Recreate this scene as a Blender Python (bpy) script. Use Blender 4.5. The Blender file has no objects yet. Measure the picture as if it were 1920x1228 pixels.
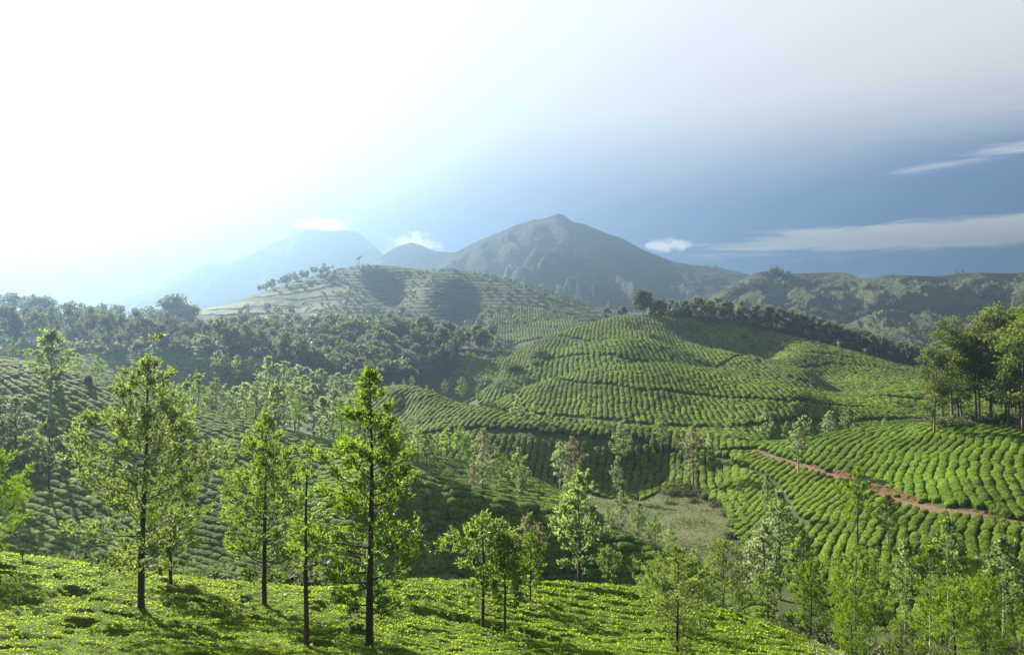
import bpy, math, random
import numpy as np
from mathutils import Vector

# ---------------------------------------------------------------- camera, sky, sun, exposure
scene = bpy.context.scene
COL = scene.collection
rng = np.random.default_rng(7)
random.seed(7)

F_PX, CX, CY = 1500.0, 960.0, 614.0          # a 28 mm lens, camera level
cam_data = bpy.data.cameras.new("camera")
cam_data.sensor_width = 36.0
cam_data.lens = 36.0 * F_PX / 1920.0
cam_data.clip_start = 0.5
cam_data.clip_end = 20000.0
cam = bpy.data.objects.new("camera", cam_data)
cam.rotation_euler = (math.radians(90), 0, 0)
COL.objects.link(cam)
scene.camera = cam

SUN_AZ, SUN_EL = math.radians(-37.0), math.radians(27.0)
SUN_DIR = Vector((math.sin(SUN_AZ) * math.cos(SUN_EL), math.cos(SUN_AZ) * math.cos(SUN_EL), math.sin(SUN_EL)))
sun_data = bpy.data.lights.new("sun", "SUN")
sun_data.energy = 5.0
sun_data.angle = math.radians(0.5)
sun_data.color = (1.0, 0.93, 0.80)
sun = bpy.data.objects.new("sun", sun_data)
sun.rotation_euler = (-SUN_DIR).to_track_quat('-Z', 'Y').to_euler()
sun.location = SUN_DIR * 300
COL.objects.link(sun)

scene.view_settings.view_transform = 'Standard'
scene.view_settings.look = 'None'
scene.view_settings.exposure = 2.75
scene.view_settings.gamma = 1.0
scene.view_settings.use_curve_mapping = False
scene.cycles.use_denoising = True
scene.cycles.max_bounces = 6
scene.cycles.diffuse_bounces = 2
scene.cycles.glossy_bounces = 1
scene.cycles.transmission_bounces = 3
scene.cycles.transparent_max_bounces = 6
scene.cycles.volume_bounces = 1
scene.cycles.caustics_reflective = False
scene.cycles.caustics_refractive = False


class NT:
    """Small helper for building node trees."""
    def __init__(self, tree):
        self.t = tree
        self.t.nodes.clear()

    def n(self, kind, **kw):
        node = self.t.nodes.new(kind)
        for k, v in kw.items():
            setattr(node, k, v)
        return node

    def link(self, a, b):
        self.t.links.new(a, b)

    def put(self, sock, v):
        if hasattr(v, 'is_output'):
            self.link(v, sock)
        elif v is not None:
            sock.default_value = v

    def math(self, op, a, b=None, c=None, clamp=False):
        m = self.n('ShaderNodeMath', operation=op, use_clamp=clamp)
        for i, v in enumerate((a, b, c)):
            if v is not None:
                self.put(m.inputs[i], v)
        return m.outputs[0]

    def ramp(self, v, lo, hi, a=0.0, b=1.0, smooth=True):
        m = self.n('ShaderNodeMapRange', interpolation_type='SMOOTHSTEP' if smooth else 'LINEAR')
        self.put(m.inputs['Value'], v)
        for k, q in (('From Min', lo), ('From Max', hi), ('To Min', a), ('To Max', b)):
            m.inputs[k].default_value = q
        return m.outputs['Result']

    def mix(self, f, a, b):
        m = self.n('ShaderNodeMix', data_type='RGBA')
        self.put(m.inputs[0], f)
        for i, v in ((6, a), (7, b)):
            if isinstance(v, tuple) and len(v) == 3:
                v = v + (1.0,)
            self.put(m.inputs[i], v)
        return m.outputs[2]

    def noise(self, vec, scale, detail=4.0, rough=0.55, dist=0.0):
        m = self.n('ShaderNodeTexNoise')
        if vec is not None:
            self.link(vec, m.inputs['Vector'])
        m.inputs['Scale'].default_value = scale
        m.inputs['Detail'].default_value = detail
        m.inputs['Roughness'].default_value = rough
        m.inputs['Distortion'].default_value = dist
        return m.outputs['Fac']

    def comb(self, x, y, z):
        m = self.n('ShaderNodeCombineXYZ')
        for i, v in enumerate((x, y, z)):
            self.put(m.inputs[i], v)
        return m.outputs[0]


def build_world():
    w = bpy.data.worlds.new("World")
    scene.world = w
    w.use_nodes = True
    t = NT(w.node_tree)
    out = t.n('ShaderNodeOutputWorld')
    bg = t.n('ShaderNodeBackground')
    bg.inputs['Strength'].default_value = 0.05
    t.link(bg.outputs[0], out.inputs[0])
    sky = t.n('ShaderNodeTexSky', sky_type='NISHITA')
    sky.sun_disc = False
    sky.sun_elevation = SUN_EL
    sky.sun_rotation = SUN_AZ
    sky.altitude = 6000
    sky.air_density = 0.40
    sky.dust_density = 0.05
    sky.ozone_density = 3.0
    tc = t.n('ShaderNodeTexCoord')
    d = tc.outputs['Generated']
    sep = t.n('ShaderNodeSeparateXYZ')
    t.link(d, sep.inputs[0])
    x, y, z = sep.outputs
    deg = 180 / math.pi
    el = t.math('MULTIPLY', t.math('ARCSINE', z), deg)
    az = t.math('MULTIPLY', t.math('ARCTAN2', x, y), deg)
    dot = t.n('ShaderNodeVectorMath', operation='DOT_PRODUCT')
    t.link(d, dot.inputs[0])
    dot.inputs[1].default_value = SUN_DIR
    gam = t.math('MULTIPLY', t.math('ARCCOSINE', dot.outputs['Value']), deg)
    # thin high veil: thicker overhead and towards the sun, with soft streaks
    sv = t.comb(t.math('MULTIPLY', az, 0.03), t.math('MULTIPLY', el, 0.16), t.math('MULTIPLY', el, 0.01))
    streak = t.noise(sv, 1.0, 5.0, 0.5, 0.6)
    q = t.math('ADD', t.math('MULTIPLY', el, 1 / 18.0), t.math('MULTIPLY', t.math('SUBTRACT', 1.0, t.math('MULTIPLY', gam, 1 / 90.0)), 0.36))
    q = t.math('ADD', q, t.math('MULTIPLY', t.math('SUBTRACT', streak, 0.5), 0.35))
    q = t.math('ADD', q, t.ramp(gam, 18.0, 38.0, 0.50, 0.0))
    fac = t.ramp(q, 0.50, 1.00)
    bright = t.ramp(gam, 80.0, 120.0, 3.85, 0.4)
    bright = t.math('ADD', bright, t.ramp(gam, 8.0, 30.0, 1.2, 0.0))
    veil = t.n('ShaderNodeVectorMath', operation='SCALE')
    veil.inputs[0].default_value = (0.97, 0.985, 1.0)
    t.link(bright, veil.inputs['Scale'])
    tint = t.n('ShaderNodeVectorMath', operation='MULTIPLY')
    t.link(sky.outputs[0], tint.inputs[0])
    tint.inputs[1].default_value = (0.80, 1.06, 1.06)
    col = t.mix(fac, tint.outputs[0], veil.outputs[0])
    # cirrus band low on the right, going on beyond the frame
    cv = t.comb(t.math('MULTIPLY', az, 0.14), t.math('MULTIPLY', el, 1.5), 3.0)
    cn = t.noise(cv, 1.0, 6.0, 0.6, 0.8)
    cent = t.math('ADD', t.math('MULTIPLY', az, 0.012), 5.45)
    off = t.math('ABSOLUTE', t.math('SUBTRACT', el, cent))
    band = t.math('SUBTRACT', 1.0, t.math('MULTIPLY', off, 1 / 1.35), clamp=True)
    band = t.math('MULTIPLY', band, t.ramp(az, 6.0, 26.0))
    band = t.math('MULTIPLY', band, t.ramp(az, 70.0, 110.0, 1.0, 0.0))
    m1 = t.ramp(t.math('ADD', t.math('MULTIPLY', band, 0.75), t.math('SUBTRACT', cn, 0.5)), 0.14, 0.42)
    # a thinner streak higher up
    cent2 = t.math('ADD', t.math('MULTIPLY', az, 0.10), 7.3)
    off2 = t.math('ABSOLUTE', t.math('SUBTRACT', el, cent2))
    band2 = t.math('SUBTRACT', 1.0, t.math('MULTIPLY', off2, 1 / 0.9), clamp=True)
    band2 = t.math('MULTIPLY', band2, t.ramp(az, 16.0, 34.0))
    band2 = t.math('MULTIPLY', band2, t.ramp(az, 70.0, 110.0, 1.0, 0.0))
    m2 = t.math('MULTIPLY', t.ramp(t.math('ADD', t.math('MULTIPLY', band2, 0.5), t.math('SUBTRACT', cn, 0.5)), 0.22, 0.7), 0.6)
    # small heaps of cloud behind the peaks
    cu = None
    kn = t.noise(t.comb(t.math('MULTIPLY', az, 0.9), t.math('MULTIPLY', el, 1.3), 7.0), 1.0, 6.0, 0.6, 0.2)
    for caz, cel, wa, we in ((-7.2, 5.65, 2.6, 1.5), (-13.1, 7.1, 2.6, 0.75), (10.9, 5.75, 2.4, 0.65)):
        ex = t.math('DIVIDE', t.math('SUBTRACT', az, caz), wa)
        ey = t.math('DIVIDE', t.math('SUBTRACT', el, cel), we)
        r2 = t.math('SQRT', t.math('ADD', t.math('MULTIPLY', ex, ex), t.math('MULTIPLY', ey, ey)))
        m = t.math('SUBTRACT', 1.0, r2, clamp=True)
        cu = m if cu is None else t.math('MAXIMUM', cu, m)
    m3 = t.ramp(t.math('ADD', t.math('MULTIPLY', cu, 0.8), t.math('MULTIPLY', t.math('SUBTRACT', kn, 0.5), 1.5)), 0.12, 0.62)
    m3 = t.math('MULTIPLY', m3, t.ramp(cu, 0.0, 0.15))
    m = t.math('MAXIMUM', m1, m2)
    col = t.mix(t.math('MULTIPLY', m, 0.92), col, (7.4, 7.2, 7.0))
    col = t.mix(t.math('MULTIPLY', m3, 0.8), col, (15.0, 14.8, 14.4))
    t.link(col, bg.inputs['Color'])


build_world()

# ---------------------------------------------------------------- numeric helpers
def _hash(ix, iy, seed):
    h = (ix.astype(np.int64) * 374761393 + iy.astype(np.int64) * 668265263 + seed * 1442695041) & 0xFFFFFFFF
    h = ((h ^ (h >> 13)) * 1274126177) & 0xFFFFFFFF
    return (h ^ (h >> 16)) & 0xFFFFFFFF


def noise2(x, y, seed=0):
    x = np.asarray(x, float); y = np.asarray(y, float)
    xi = np.floor(x); yi = np.floor(y)
    fx = x - xi; fy = y - yi
    u = fx * fx * fx * (fx * (fx * 6 - 15) + 10)
    v = fy * fy * fy * (fy * (fy * 6 - 15) + 10)
    def g(dx, dy):
        a = _hash(xi + dx, yi + dy, seed) * (2 * math.pi / 4294967296.0)
        return np.cos(a) * (fx - dx) + np.sin(a) * (fy - dy)
    a = g(0, 0); b = g(1, 0); c = g(0, 1); d = g(1, 1)
    return ((a + (b - a) * u) + ((c + (d - c) * u) - (a + (b - a) * u)) * v) * 1.5


def fbm(x, y, octaves=5, seed=0, gain=0.5, lac=2.03):
    s = 0.0; a = 1.0; n = 0.0
    for k in range(octaves):
        s = s + a * noise2(x, y, seed + 17 * k)
        n += a; a *= gain; x = x * lac + 3.7; y = y * lac - 1.9
    return s / n


def ridged(x, y, octaves=5, seed=0, gain=0.5):
    s = 0.0; a = 1.0; n = 0.0
    for k in range(octaves):
        s = s + a * (1 - np.abs(noise2(x, y, seed + 31 * k)) * 1.6)
        n += a; a *= gain; x = x * 2.03 + 5.1; y = y * 2.03 + 2.3
    return s / n


def mesh_np(name, V, faces, mat=None, smooth=True, parent=None, attrs=None):
    """faces: list of int arrays (n,k); one mesh object from numpy arrays."""
    me = bpy.data.meshes.new(name)
    V = np.asarray(V, np.float32)
    me.vertices.add(len(V))
    me.vertices.foreach_set('co', V.ravel())
    faces = [np.asarray(f, np.int32) for f in faces if len(f)]
    tot = np.concatenate([np.full(len(f), f.shape[1], np.int32) for f in faces])
    idx = np.concatenate([f.ravel() for f in faces])
    me.loops.add(len(idx))
    me.loops.foreach_set('vertex_index', idx)
    me.polygons.add(len(tot))
    st = np.zeros(len(tot), np.int32)
    st[1:] = np.cumsum(tot)[:-1]
    me.polygons.foreach_set('loop_start', st)
    me.polygons.foreach_set('use_smooth', np.full(len(tot), smooth, bool))
    if attrs:
        for k, a in attrs.items():
            at = me.attributes.new(k, 'FLOAT', 'POINT')
            at.data.foreach_set('value', np.asarray(a, np.float32))
    me.update(calc_edges=True)
    if mat:
        me.materials.append(mat)
    o = bpy.data.objects.new(name, me)
    COL.objects.link(o)
    if parent:
        o.parent = parent
    return o


def tag(o, label=None, cat=None, group=None, kind=None):
    if label: o['label'] = label
    if cat: o['category'] = cat
    if group: o['group'] = group
    if kind: o['kind'] = kind
    return o


def empty(name, loc, rz=0.0, s=1.0):
    o = bpy.data.objects.new(name, None)
    o.location = loc
    o.rotation_euler = (0, 0, rz)
    o.scale = s if hasattr(s, '__len__') else (s, s, s)
    COL.objects.link(o)
    return o


# ---------------------------------------------------------------- the land
# survey points of the land: (bearing column, sight line row, distance along the view axis)
LINES = [
    # ---- knoll under the viewer and the near tea slope
    [(-1400, 1800, 5), (3300, 1800, 5)], [(-1400, 1490, 12), (3300, 1490, 12)],
    [(-900, 1260, 23), (-300, 1240, 24), (0, 1228, 26), (400, 1228, 29), (700, 1226, 34), (1000, 1228, 38), (1300, 1230, 40), (1540, 1232, 42), (1750, 1290, 40), (2100, 1330, 38), (2800, 1340, 36)],
    [(0, 1130, 36), (265, 1150, 38), (500, 1160, 41), (700, 1160, 43), (900, 1160, 46), (1100, 1160, 48), (1300, 1175, 47)],
    [(-900, 990, 50), (-300, 1015, 50), (0, 1040, 50), (200, 1065, 50), (400, 1092, 50), (600, 1106, 52), (780, 1092, 56), (900, 1095, 57), (1040, 1097, 58), (1180, 1106, 58), (1300, 1130, 56), (1420, 1165, 52), (1500, 1200, 48), (1600, 1240, 46), (1800, 1290, 45), (2100, 1320, 45), (2800, 1330, 44)],
    # hollow behind it
    [(-900, 1110, 71), (-300, 1130, 71), (0, 1140, 71), (300, 1170, 72), (600, 1200, 72), (850, 1210, 72), (1040, 1235, 74), (1300, 1240, 72), (1430, 1230, 70), (1600, 1255, 68), (1800, 1270, 68), (2100, 1240, 70), (2800, 1200, 70)],
    [(0, 1100, 88), (300, 1130, 88), (600, 1150, 89), (850, 1145, 87), (1040, 1160, 88), (1300, 1165, 84)],
    # ---- long ridge running down from the left
    [(-900, 640, 150), (-500, 645, 150), (-200, 665, 152), (0, 690, 152), (150, 708, 152), (300, 755, 150), (450, 790, 148), (600, 828, 143), (700, 850, 134), (746, 892, 118), (855, 912, 115), (946, 941, 112), (1037, 963, 110), (1129, 996, 107), (1220, 1025, 104), (1293, 1052, 100), (1360, 1088, 95), (1430, 1125, 90)],
    [(600, 890, 130), (450, 870, 130), (300, 850, 132), (150, 800, 136), (0, 800, 134), (-200, 790, 132), (-500, 790, 128), (-900, 780, 126)],
    [(600, 960, 117), (450, 960, 118), (300, 960, 118), (150, 900, 124), (0, 900, 124), (-300, 880, 120)],
    [(600, 1060, 107), (450, 1050, 108), (300, 1050, 107), (150, 1000, 112), (0, 1000, 111), (-300, 980, 108), (-900, 960, 106)],
    [(746, 1085, 107), (855, 1085, 105), (946, 1090, 104.8), (1037, 1095, 104), (1129, 1100, 101.5), (1220, 1112, 98.5), (1300, 1135, 94.5), (1430, 1170, 84)],
    # shelf behind its lower end
    [(819, 899, 125), (910, 926, 121), (1001, 950, 118), (1056, 963, 116)],
    [(700, 842, 152), (819, 850, 146), (910, 876, 144), (1001, 896, 142), (1056, 923, 138), (1100, 940, 132)],
    # valley behind the left ridge
    [(-900, 730, 220), (-300, 725, 220), (0, 725, 218), (150, 735, 215), (300, 790, 190), (450, 815, 188), (600, 846, 176), (700, 862, 170), (819, 893, 163), (910, 912, 163)],
    # grassy hollow
    # ---- the middle ridge with the track
    [(620, 744, 260), (740, 735, 240), (850, 765, 225), (900, 775, 215), (1000, 810, 200), (1100, 822, 195), (1230, 828, 192), (1330, 832, 188), (1420, 838, 181)],
    # ---- right hand slopes: road, lower slope, upper slope
    [(1430, 846, 178), (1500, 868, 166), (1590, 895, 152), (1690, 936, 136), (1760, 951, 128), (1840, 960, 122), (1920, 975, 118), (2100, 1000, 112), (2500, 1030, 104)],
    [(1430, 1195, 98), (1550, 1205, 96), (1650, 1200, 94), (1800, 1225, 88), (1920, 1230, 84)],
    [(1420, 836, 183), (1500, 820, 187), (1600, 805, 187), (1700, 795, 185), (1780, 790, 181), (1920, 795, 173), (2100, 790, 165), (2500, 780, 155)],
    [(1500, 835, 215), (1600, 817, 212), (1700, 806, 210), (1780, 800, 208), (1920, 803, 205), (2200, 800, 200)],
    # ---- big round tea hill
    [(740, 868, 182), (850, 868, 186), (920, 890, 184), (1000, 915, 185), (1100, 918, 184), (1240, 912, 182)],
    [(1000, 792, 221), (1100, 800, 215), (1230, 805, 212), (1400, 808, 210), (1500, 806, 216)],
    [(910, 760, 255), (960, 735, 262), (1030, 710, 268), (1100, 692, 270), (1160, 683, 270), (1250, 680, 268), (1340, 690, 265), (1420, 705, 260), (1500, 730, 252), (1560, 745, 248), (1620, 752, 246), (1660, 730, 262), (1740, 712, 275), (1800, 705, 280), (1920, 700, 285), (2200, 690, 290)],
    [(905, 766, 285), (1000, 738, 298), (1160, 700, 297), (1300, 702, 297), (1450, 735, 290), (1560, 755, 285), (1700, 735, 310), (1920, 715, 320)],
    # ---- second and third tea lobes behind it
    [(950, 692, 340), (1030, 690, 330), (1090, 652, 340), (1160, 638, 345), (1230, 641, 345), (1290, 662, 340), (1330, 682, 330)],
    [(1000, 665, 385), (1160, 655, 378), (1290, 680, 375), (1450, 730, 318), (1560, 742, 312)],
    [(1000, 650, 402), (960, 660, 430), (1060, 622, 440), (1150, 597, 450), (1210, 594, 455), (1300, 601, 455), (1400, 614, 450), (1500, 636, 440), (1600, 660, 425), (1700, 688, 405), (1760, 700, 395), (1920, 710, 390)],
    [(1150, 618, 416), (1460, 680, 385), (1500, 690, 371), (1560, 736, 336), (1650, 715, 352)],
    [(900, 690, 500), (1060, 670, 520), (1250, 672, 520), (1500, 675, 500), (1750, 700, 470), (2000, 690, 500)],
    # ---- shaded hill on the left and the land around it
    [(270, 668, 330), (330, 661, 335), (400, 669, 335), (500, 692, 325), (560, 716, 315)],
    [(300, 730, 316), (400, 738, 318), (500, 745, 306), (600, 765, 290), (740, 750, 300)],
    [(300, 735, 285), (400, 745, 285), (500, 755, 280)],
    [(-900, 670, 330), (-300, 672, 330), (0, 672, 330), (150, 668, 330)],
    # ---- wooded hill
    [(600, 735, 335), (700, 738, 345), (780, 738, 385), (860, 740, 398), (930, 749, 368)],
    [(880, 660, 430), (930, 686, 400), (980, 716, 360)],
    [(430, 640, 470), (600, 638, 480), (760, 640, 480), (820, 648, 460)],
    [(600, 690, 400), (740, 692, 405)],
    [(-900, 650, 480), (0, 650, 480), (300, 650, 480)],
    [(300, 672, 560), (600, 678, 560), (860, 680, 540)],
    # ---- terraced hill
    [(400, 612, 620), (700, 607, 640), (900, 645, 600), (940, 652, 600), (1000, 630, 605), (1080, 630, 600)],
    [(340, 586, 720), (430, 571, 740), (500, 546, 760), (600, 516, 770), (680, 504, 780), (740, 512, 780), (800, 511, 780), (850, 508, 780), (930, 521, 770), (1000, 541, 750), (1060, 566, 720), (1120, 596, 680)],
    [(340, 614, 900), (680, 600, 950), (1000, 605, 900)],
    # ---- far ground
    [(-900, 628, 600), (0, 622, 600), (150, 618, 620), (-900, 640, 1100), (100, 640, 1100)],
    [(1200, 660, 620), (1500, 662, 620), (1920, 665, 620), (2600, 665, 620)],
    [(-900, 645, 1800), (0, 645, 1800), (700, 640, 1500), (1300, 640, 1500), (1900, 640, 1500), (2800, 640, 1500)],
    [(-1400, 632, 5200), (500, 632, 5200), (1400, 632, 5200), (3300, 632, 5200)],
]
POINTS = [
    (1090, 985, 116), (1129, 1008, 114), (1129, 1000, 124), (1220, 1041, 111), (1293, 1068, 107), (1220, 1026, 120), (1180, 1006, 124), (1360, 1100, 102),
    (1200, 622, 402), (1215, 640, 380), (1300, 640, 434), (1340, 665, 430), (1375, 690, 424), (1410, 690, 424), (1500, 665, 392), (1520, 700, 350), (760, 770, 232), (780, 800, 214),
    (728, 548, 760), (735, 577, 726), (640, 560, 690), (650, 540, 722), (800, 555, 690), (810, 535, 725), (868, 562, 724), (875, 587, 704),
    (1240, 926, 171), (1160, 931, 168), (1290, 970, 150), (1180, 986, 144), (1300, 1015, 133), (1345, 985, 144), (1100, 955, 155),
    (620, 800, 215), (620, 770, 232),
    (1160, 740, 240), (1340, 745, 238), (1740, 770, 240), (1060, 745, 246), (1250, 735, 240),
    (1160, 672, 312), (1000, 668, 352), (900, 757, 305),
    (300, 690, 380), (450, 695, 370),
    (700, 560, 700), (900, 590, 690), (1000, 608, 655), (560, 580, 690),
    (1650, 860, 160), (1800, 880, 142), (1920, 880, 138), (1800, 930, 128.5), (1920, 940, 124), (1600, 845, 168), (2200, 900, 130),
    (1250, 585, 900), (1310, 576, 920), (1370, 585, 900), (1500, 640, 900), (1900, 650, 900), (2600, 650, 900),
    (740, 815, 203), (740, 868, 182), (850, 868, 186), (920, 890, 184), (1000, 915, 177), (1100, 918, 176), (1240, 912, 178),
    (750, 985, 112), (855, 1000, 109.5), (946, 1020, 108), (1037, 1032, 107),
    (1330, 905, 172), (1400, 900, 163), (1400, 960, 150), (1370, 1010, 135), (1500, 950, 143), (1500, 1000, 130), (1500, 1060, 120), (1500, 1110, 113), (1650, 1000, 122), (1650, 1060, 115), (1650, 1120, 108), (1800, 1020, 113), (1800, 1080, 108), (1800, 1150, 101), (1920, 1040, 107), (1920, 1100, 103), (1920, 1180, 97), (2200, 1060, 100), (2200, 1160, 92),
]
PH_S, LR_S = 0.075, 1.9                   # scaling of bearing (degrees) and log distance


def survey():
    P = []
    for ln in LINES:
        a = np.array(ln, float)
        for i in range(len(a)):
            P.append(a[i])
            if i + 1 < len(a):
                n = int(abs(a[i + 1, 0] - a[i, 0]) // 55)
                for k in range(1, min(n, 14) + 1):
                    f = k / (min(n, 14) + 1)
                    P.append(a[i] * (1 - f) + a[i + 1] * f)
    P += [np.array(p, float) for p in POINTS]
    P = np.array(P)
    # the sight lines were taken to the tops of the bushes: the soil lies lower
    k = (P[:, 2] > 20) & (P[:, 2] < 320)
    P[k, 1] += 0.72 * F_PX / P[k, 2]
    return P


def px_to_phi(px):
    return np.degrees(np.arctan((np.asarray(px, float) - CX) / F_PX))


def tps_kernel(d2):
    return 0.5 * d2 * np.log(d2 + 1e-12)


P = survey()
_phi = px_to_phi(P[:, 0]); _R = P[:, 2] / np.cos(np.radians(_phi))
_tau = -(P[:, 1] - CY) / F_PX * np.cos(np.radians(_phi))
_A = np.stack([_phi * PH_S, np.log(_R) * LR_S], 1)
_n = len(_A)
_K = tps_kernel(((_A[:, None] - _A[None]) ** 2).sum(-1)) + np.eye(_n) * 2e-4
_Q = np.concatenate([np.ones((_n, 1)), _A], 1)
_M = np.zeros((_n + 3, _n + 3)); _M[:_n, :_n] = _K; _M[:_n, _n:] = _Q; _M[_n:, :_n] = _Q.T
_W = np.linalg.solve(_M, np.concatenate([_tau, np.zeros(3)]))

PHI0, PHI1, DPHI = -60.0, 60.0, 0.25
LR0, LR1, DLR = math.log(4.0), math.log(6000.0), 0.0125
TPHI = np.arange(PHI0, PHI1 + 1e-6, DPHI)
TLR = np.arange(LR0, LR1 + 1e-6, DLR)


def build_table():
    gp, gl = np.meshgrid(TPHI, TLR, indexing='ij')
    q = np.stack([gp.ravel() * PH_S, gl.ravel() * LR_S], 1).astype(np.float32)
    A = _A.astype(np.float32); w = _W[:_n].astype(np.float32)
    out = np.empty(len(q), np.float32)
    for i in range(0, len(q), 20000):
        b = q[i:i + 20000]
        d2 = (b ** 2).sum(1)[:, None] + (A ** 2).sum(1)[None] - 2 * b @ A.T
        np.maximum(d2, 1e-9, out=d2)
        out[i:i + 20000] = (0.5 * d2 * np.log(d2)) @ w
    out = out + _W[_n] + q @ _W[_n + 1:]
    t = out.reshape(gp.shape).astype(float)
    R = np.exp(gl)
    X = R * np.sin(np.radians(gp)); Y = R * np.cos(np.radians(gp))
    s = np.clip(R, 20, 900)
    t += 0.0005 * fbm(X / 14, Y / 14, 4, 5) * np.clip(14 * 6 / s, 0.2, 1.5)
    t += 0.0000 * fbm(X / 60, Y / 60, 3, 9)
    return t


TAU = build_table()


def gz(X, Y):
    """height of the land at X, Y"""
    X = np.asarray(X, float); Y = np.asarray(Y, float)
    R = np.maximum(np.hypot(X, Y), 4.0)
    ph = np.degrees(np.arctan2(X, Y))
    def look(ph):
        a = np.clip((ph - PHI0) / DPHI, 0, len(TPHI) - 1.001); b = np.clip((np.log(R) - LR0) / DLR, 0, len(TLR) - 1.001)
        i = a.astype(int); j = b.astype(int); fa = a - i; fb = b - j
        return (TAU[i, j] * (1 - fa) + TAU[i + 1, j] * fa) * (1 - fb) + (TAU[i, j + 1] * (1 - fa) + TAU[i + 1, j + 1] * fa) * fb
    t = look(ph)
    back = np.abs(ph) > 60
    if np.any(back):
        w = np.clip(((np.where(ph < 0, ph + 360, ph)) - 60) / 240, 0, 1)
        w = w * w * (3 - 2 * w)
        tb = look(np.full_like(ph, 60.0)) * (1 - w) + look(np.full_like(ph, -60.0)) * w
        t = np.where(back, tb, t)
    return R * t


def at(px, Y):
    """world point of the ground at a bearing column and distance"""
    X = (px - CX) / F_PX * Y
    return X, Y, float(gz(X, Y))


def proj(X, Y, Z):
    return CX + F_PX * X / Y, CY - F_PX * Z / Y


def on_ground(px, py, y0, y1):
    """where the sight line through px, py first meets the land between distances y0 and y1"""
    ys = np.linspace(y0, y1, 400)
    xs = (px - CX) / F_PX * ys
    z = gz(xs, ys)
    ray = -(py - CY) / F_PX * ys
    hit = np.nonzero(z >= ray)[0]
    k = hit[0] if len(hit) else int(np.argmax(z - ray))
    return float(xs[k]), float(ys[k]), float(z[k])


# running horizon, to skip planting where a hill hides the ground
HOR = np.maximum.accumulate(TAU, axis=1)


def visible(X, Y, Z, slack=0.0, back=4.0):
    R = np.hypot(X, Y); ph = np.degrees(np.arctan2(X, Y))
    a = np.clip(np.rint((ph - PHI0) / DPHI), 0, len(TPHI) - 1).astype(int)
    b = np.clip(np.rint((np.log(np.maximum(R - back, 4.1)) - LR0) / DLR), 0, len(TLR) - 1).astype(int)
    return (Z + slack) / R >= HOR[a, b]
# ---------------------------------------------------------------- materials
def new_mat(name):
    m = bpy.data.materials.new(name)
    m.use_nodes = True
    t = NT(m.node_tree)
    out = t.n('ShaderNodeOutputMaterial')
    return m, t, out


def ground_mat(name, cols, scale, bump=0.3, bscale=None, rough=0.95):
    """soil / grass: three colours mixed by noise at two sizes, with relief"""
    m, t, out = new_mat(name)
    pos = t.n('ShaderNodeNewGeometry').outputs['Position']
    a = t.noise(pos, scale, 6, 0.6)
    b = t.noise(pos, scale * 7.3, 5, 0.65)
    c = t.mix(t.ramp(a, 0.38, 0.62), cols[0], cols[1])
    c = t.mix(t.ramp(b, 0.45, 0.70), c, cols[2])
    p = t.n('ShaderNodeBsdfPrincipled')
    p.inputs['Roughness'].default_value = rough
    p.inputs['Specular IOR Level'].default_value = 0.15
    t.link(c, p.inputs['Base Color'])
    h = t.noise(pos, bscale or scale * 12, 6, 0.7)
    bp = t.n('ShaderNodeBump')
    bp.inputs['Strength'].default_value = bump
    bp.inputs['Distance'].default_value = 3.0 / (bscale or scale * 12)
    t.link(h, bp.inputs['Height'])
    t.link(bp.outputs[0], p.inputs['Normal'])
    t.link(p.outputs[0], out.inputs[0])
    return m


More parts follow.
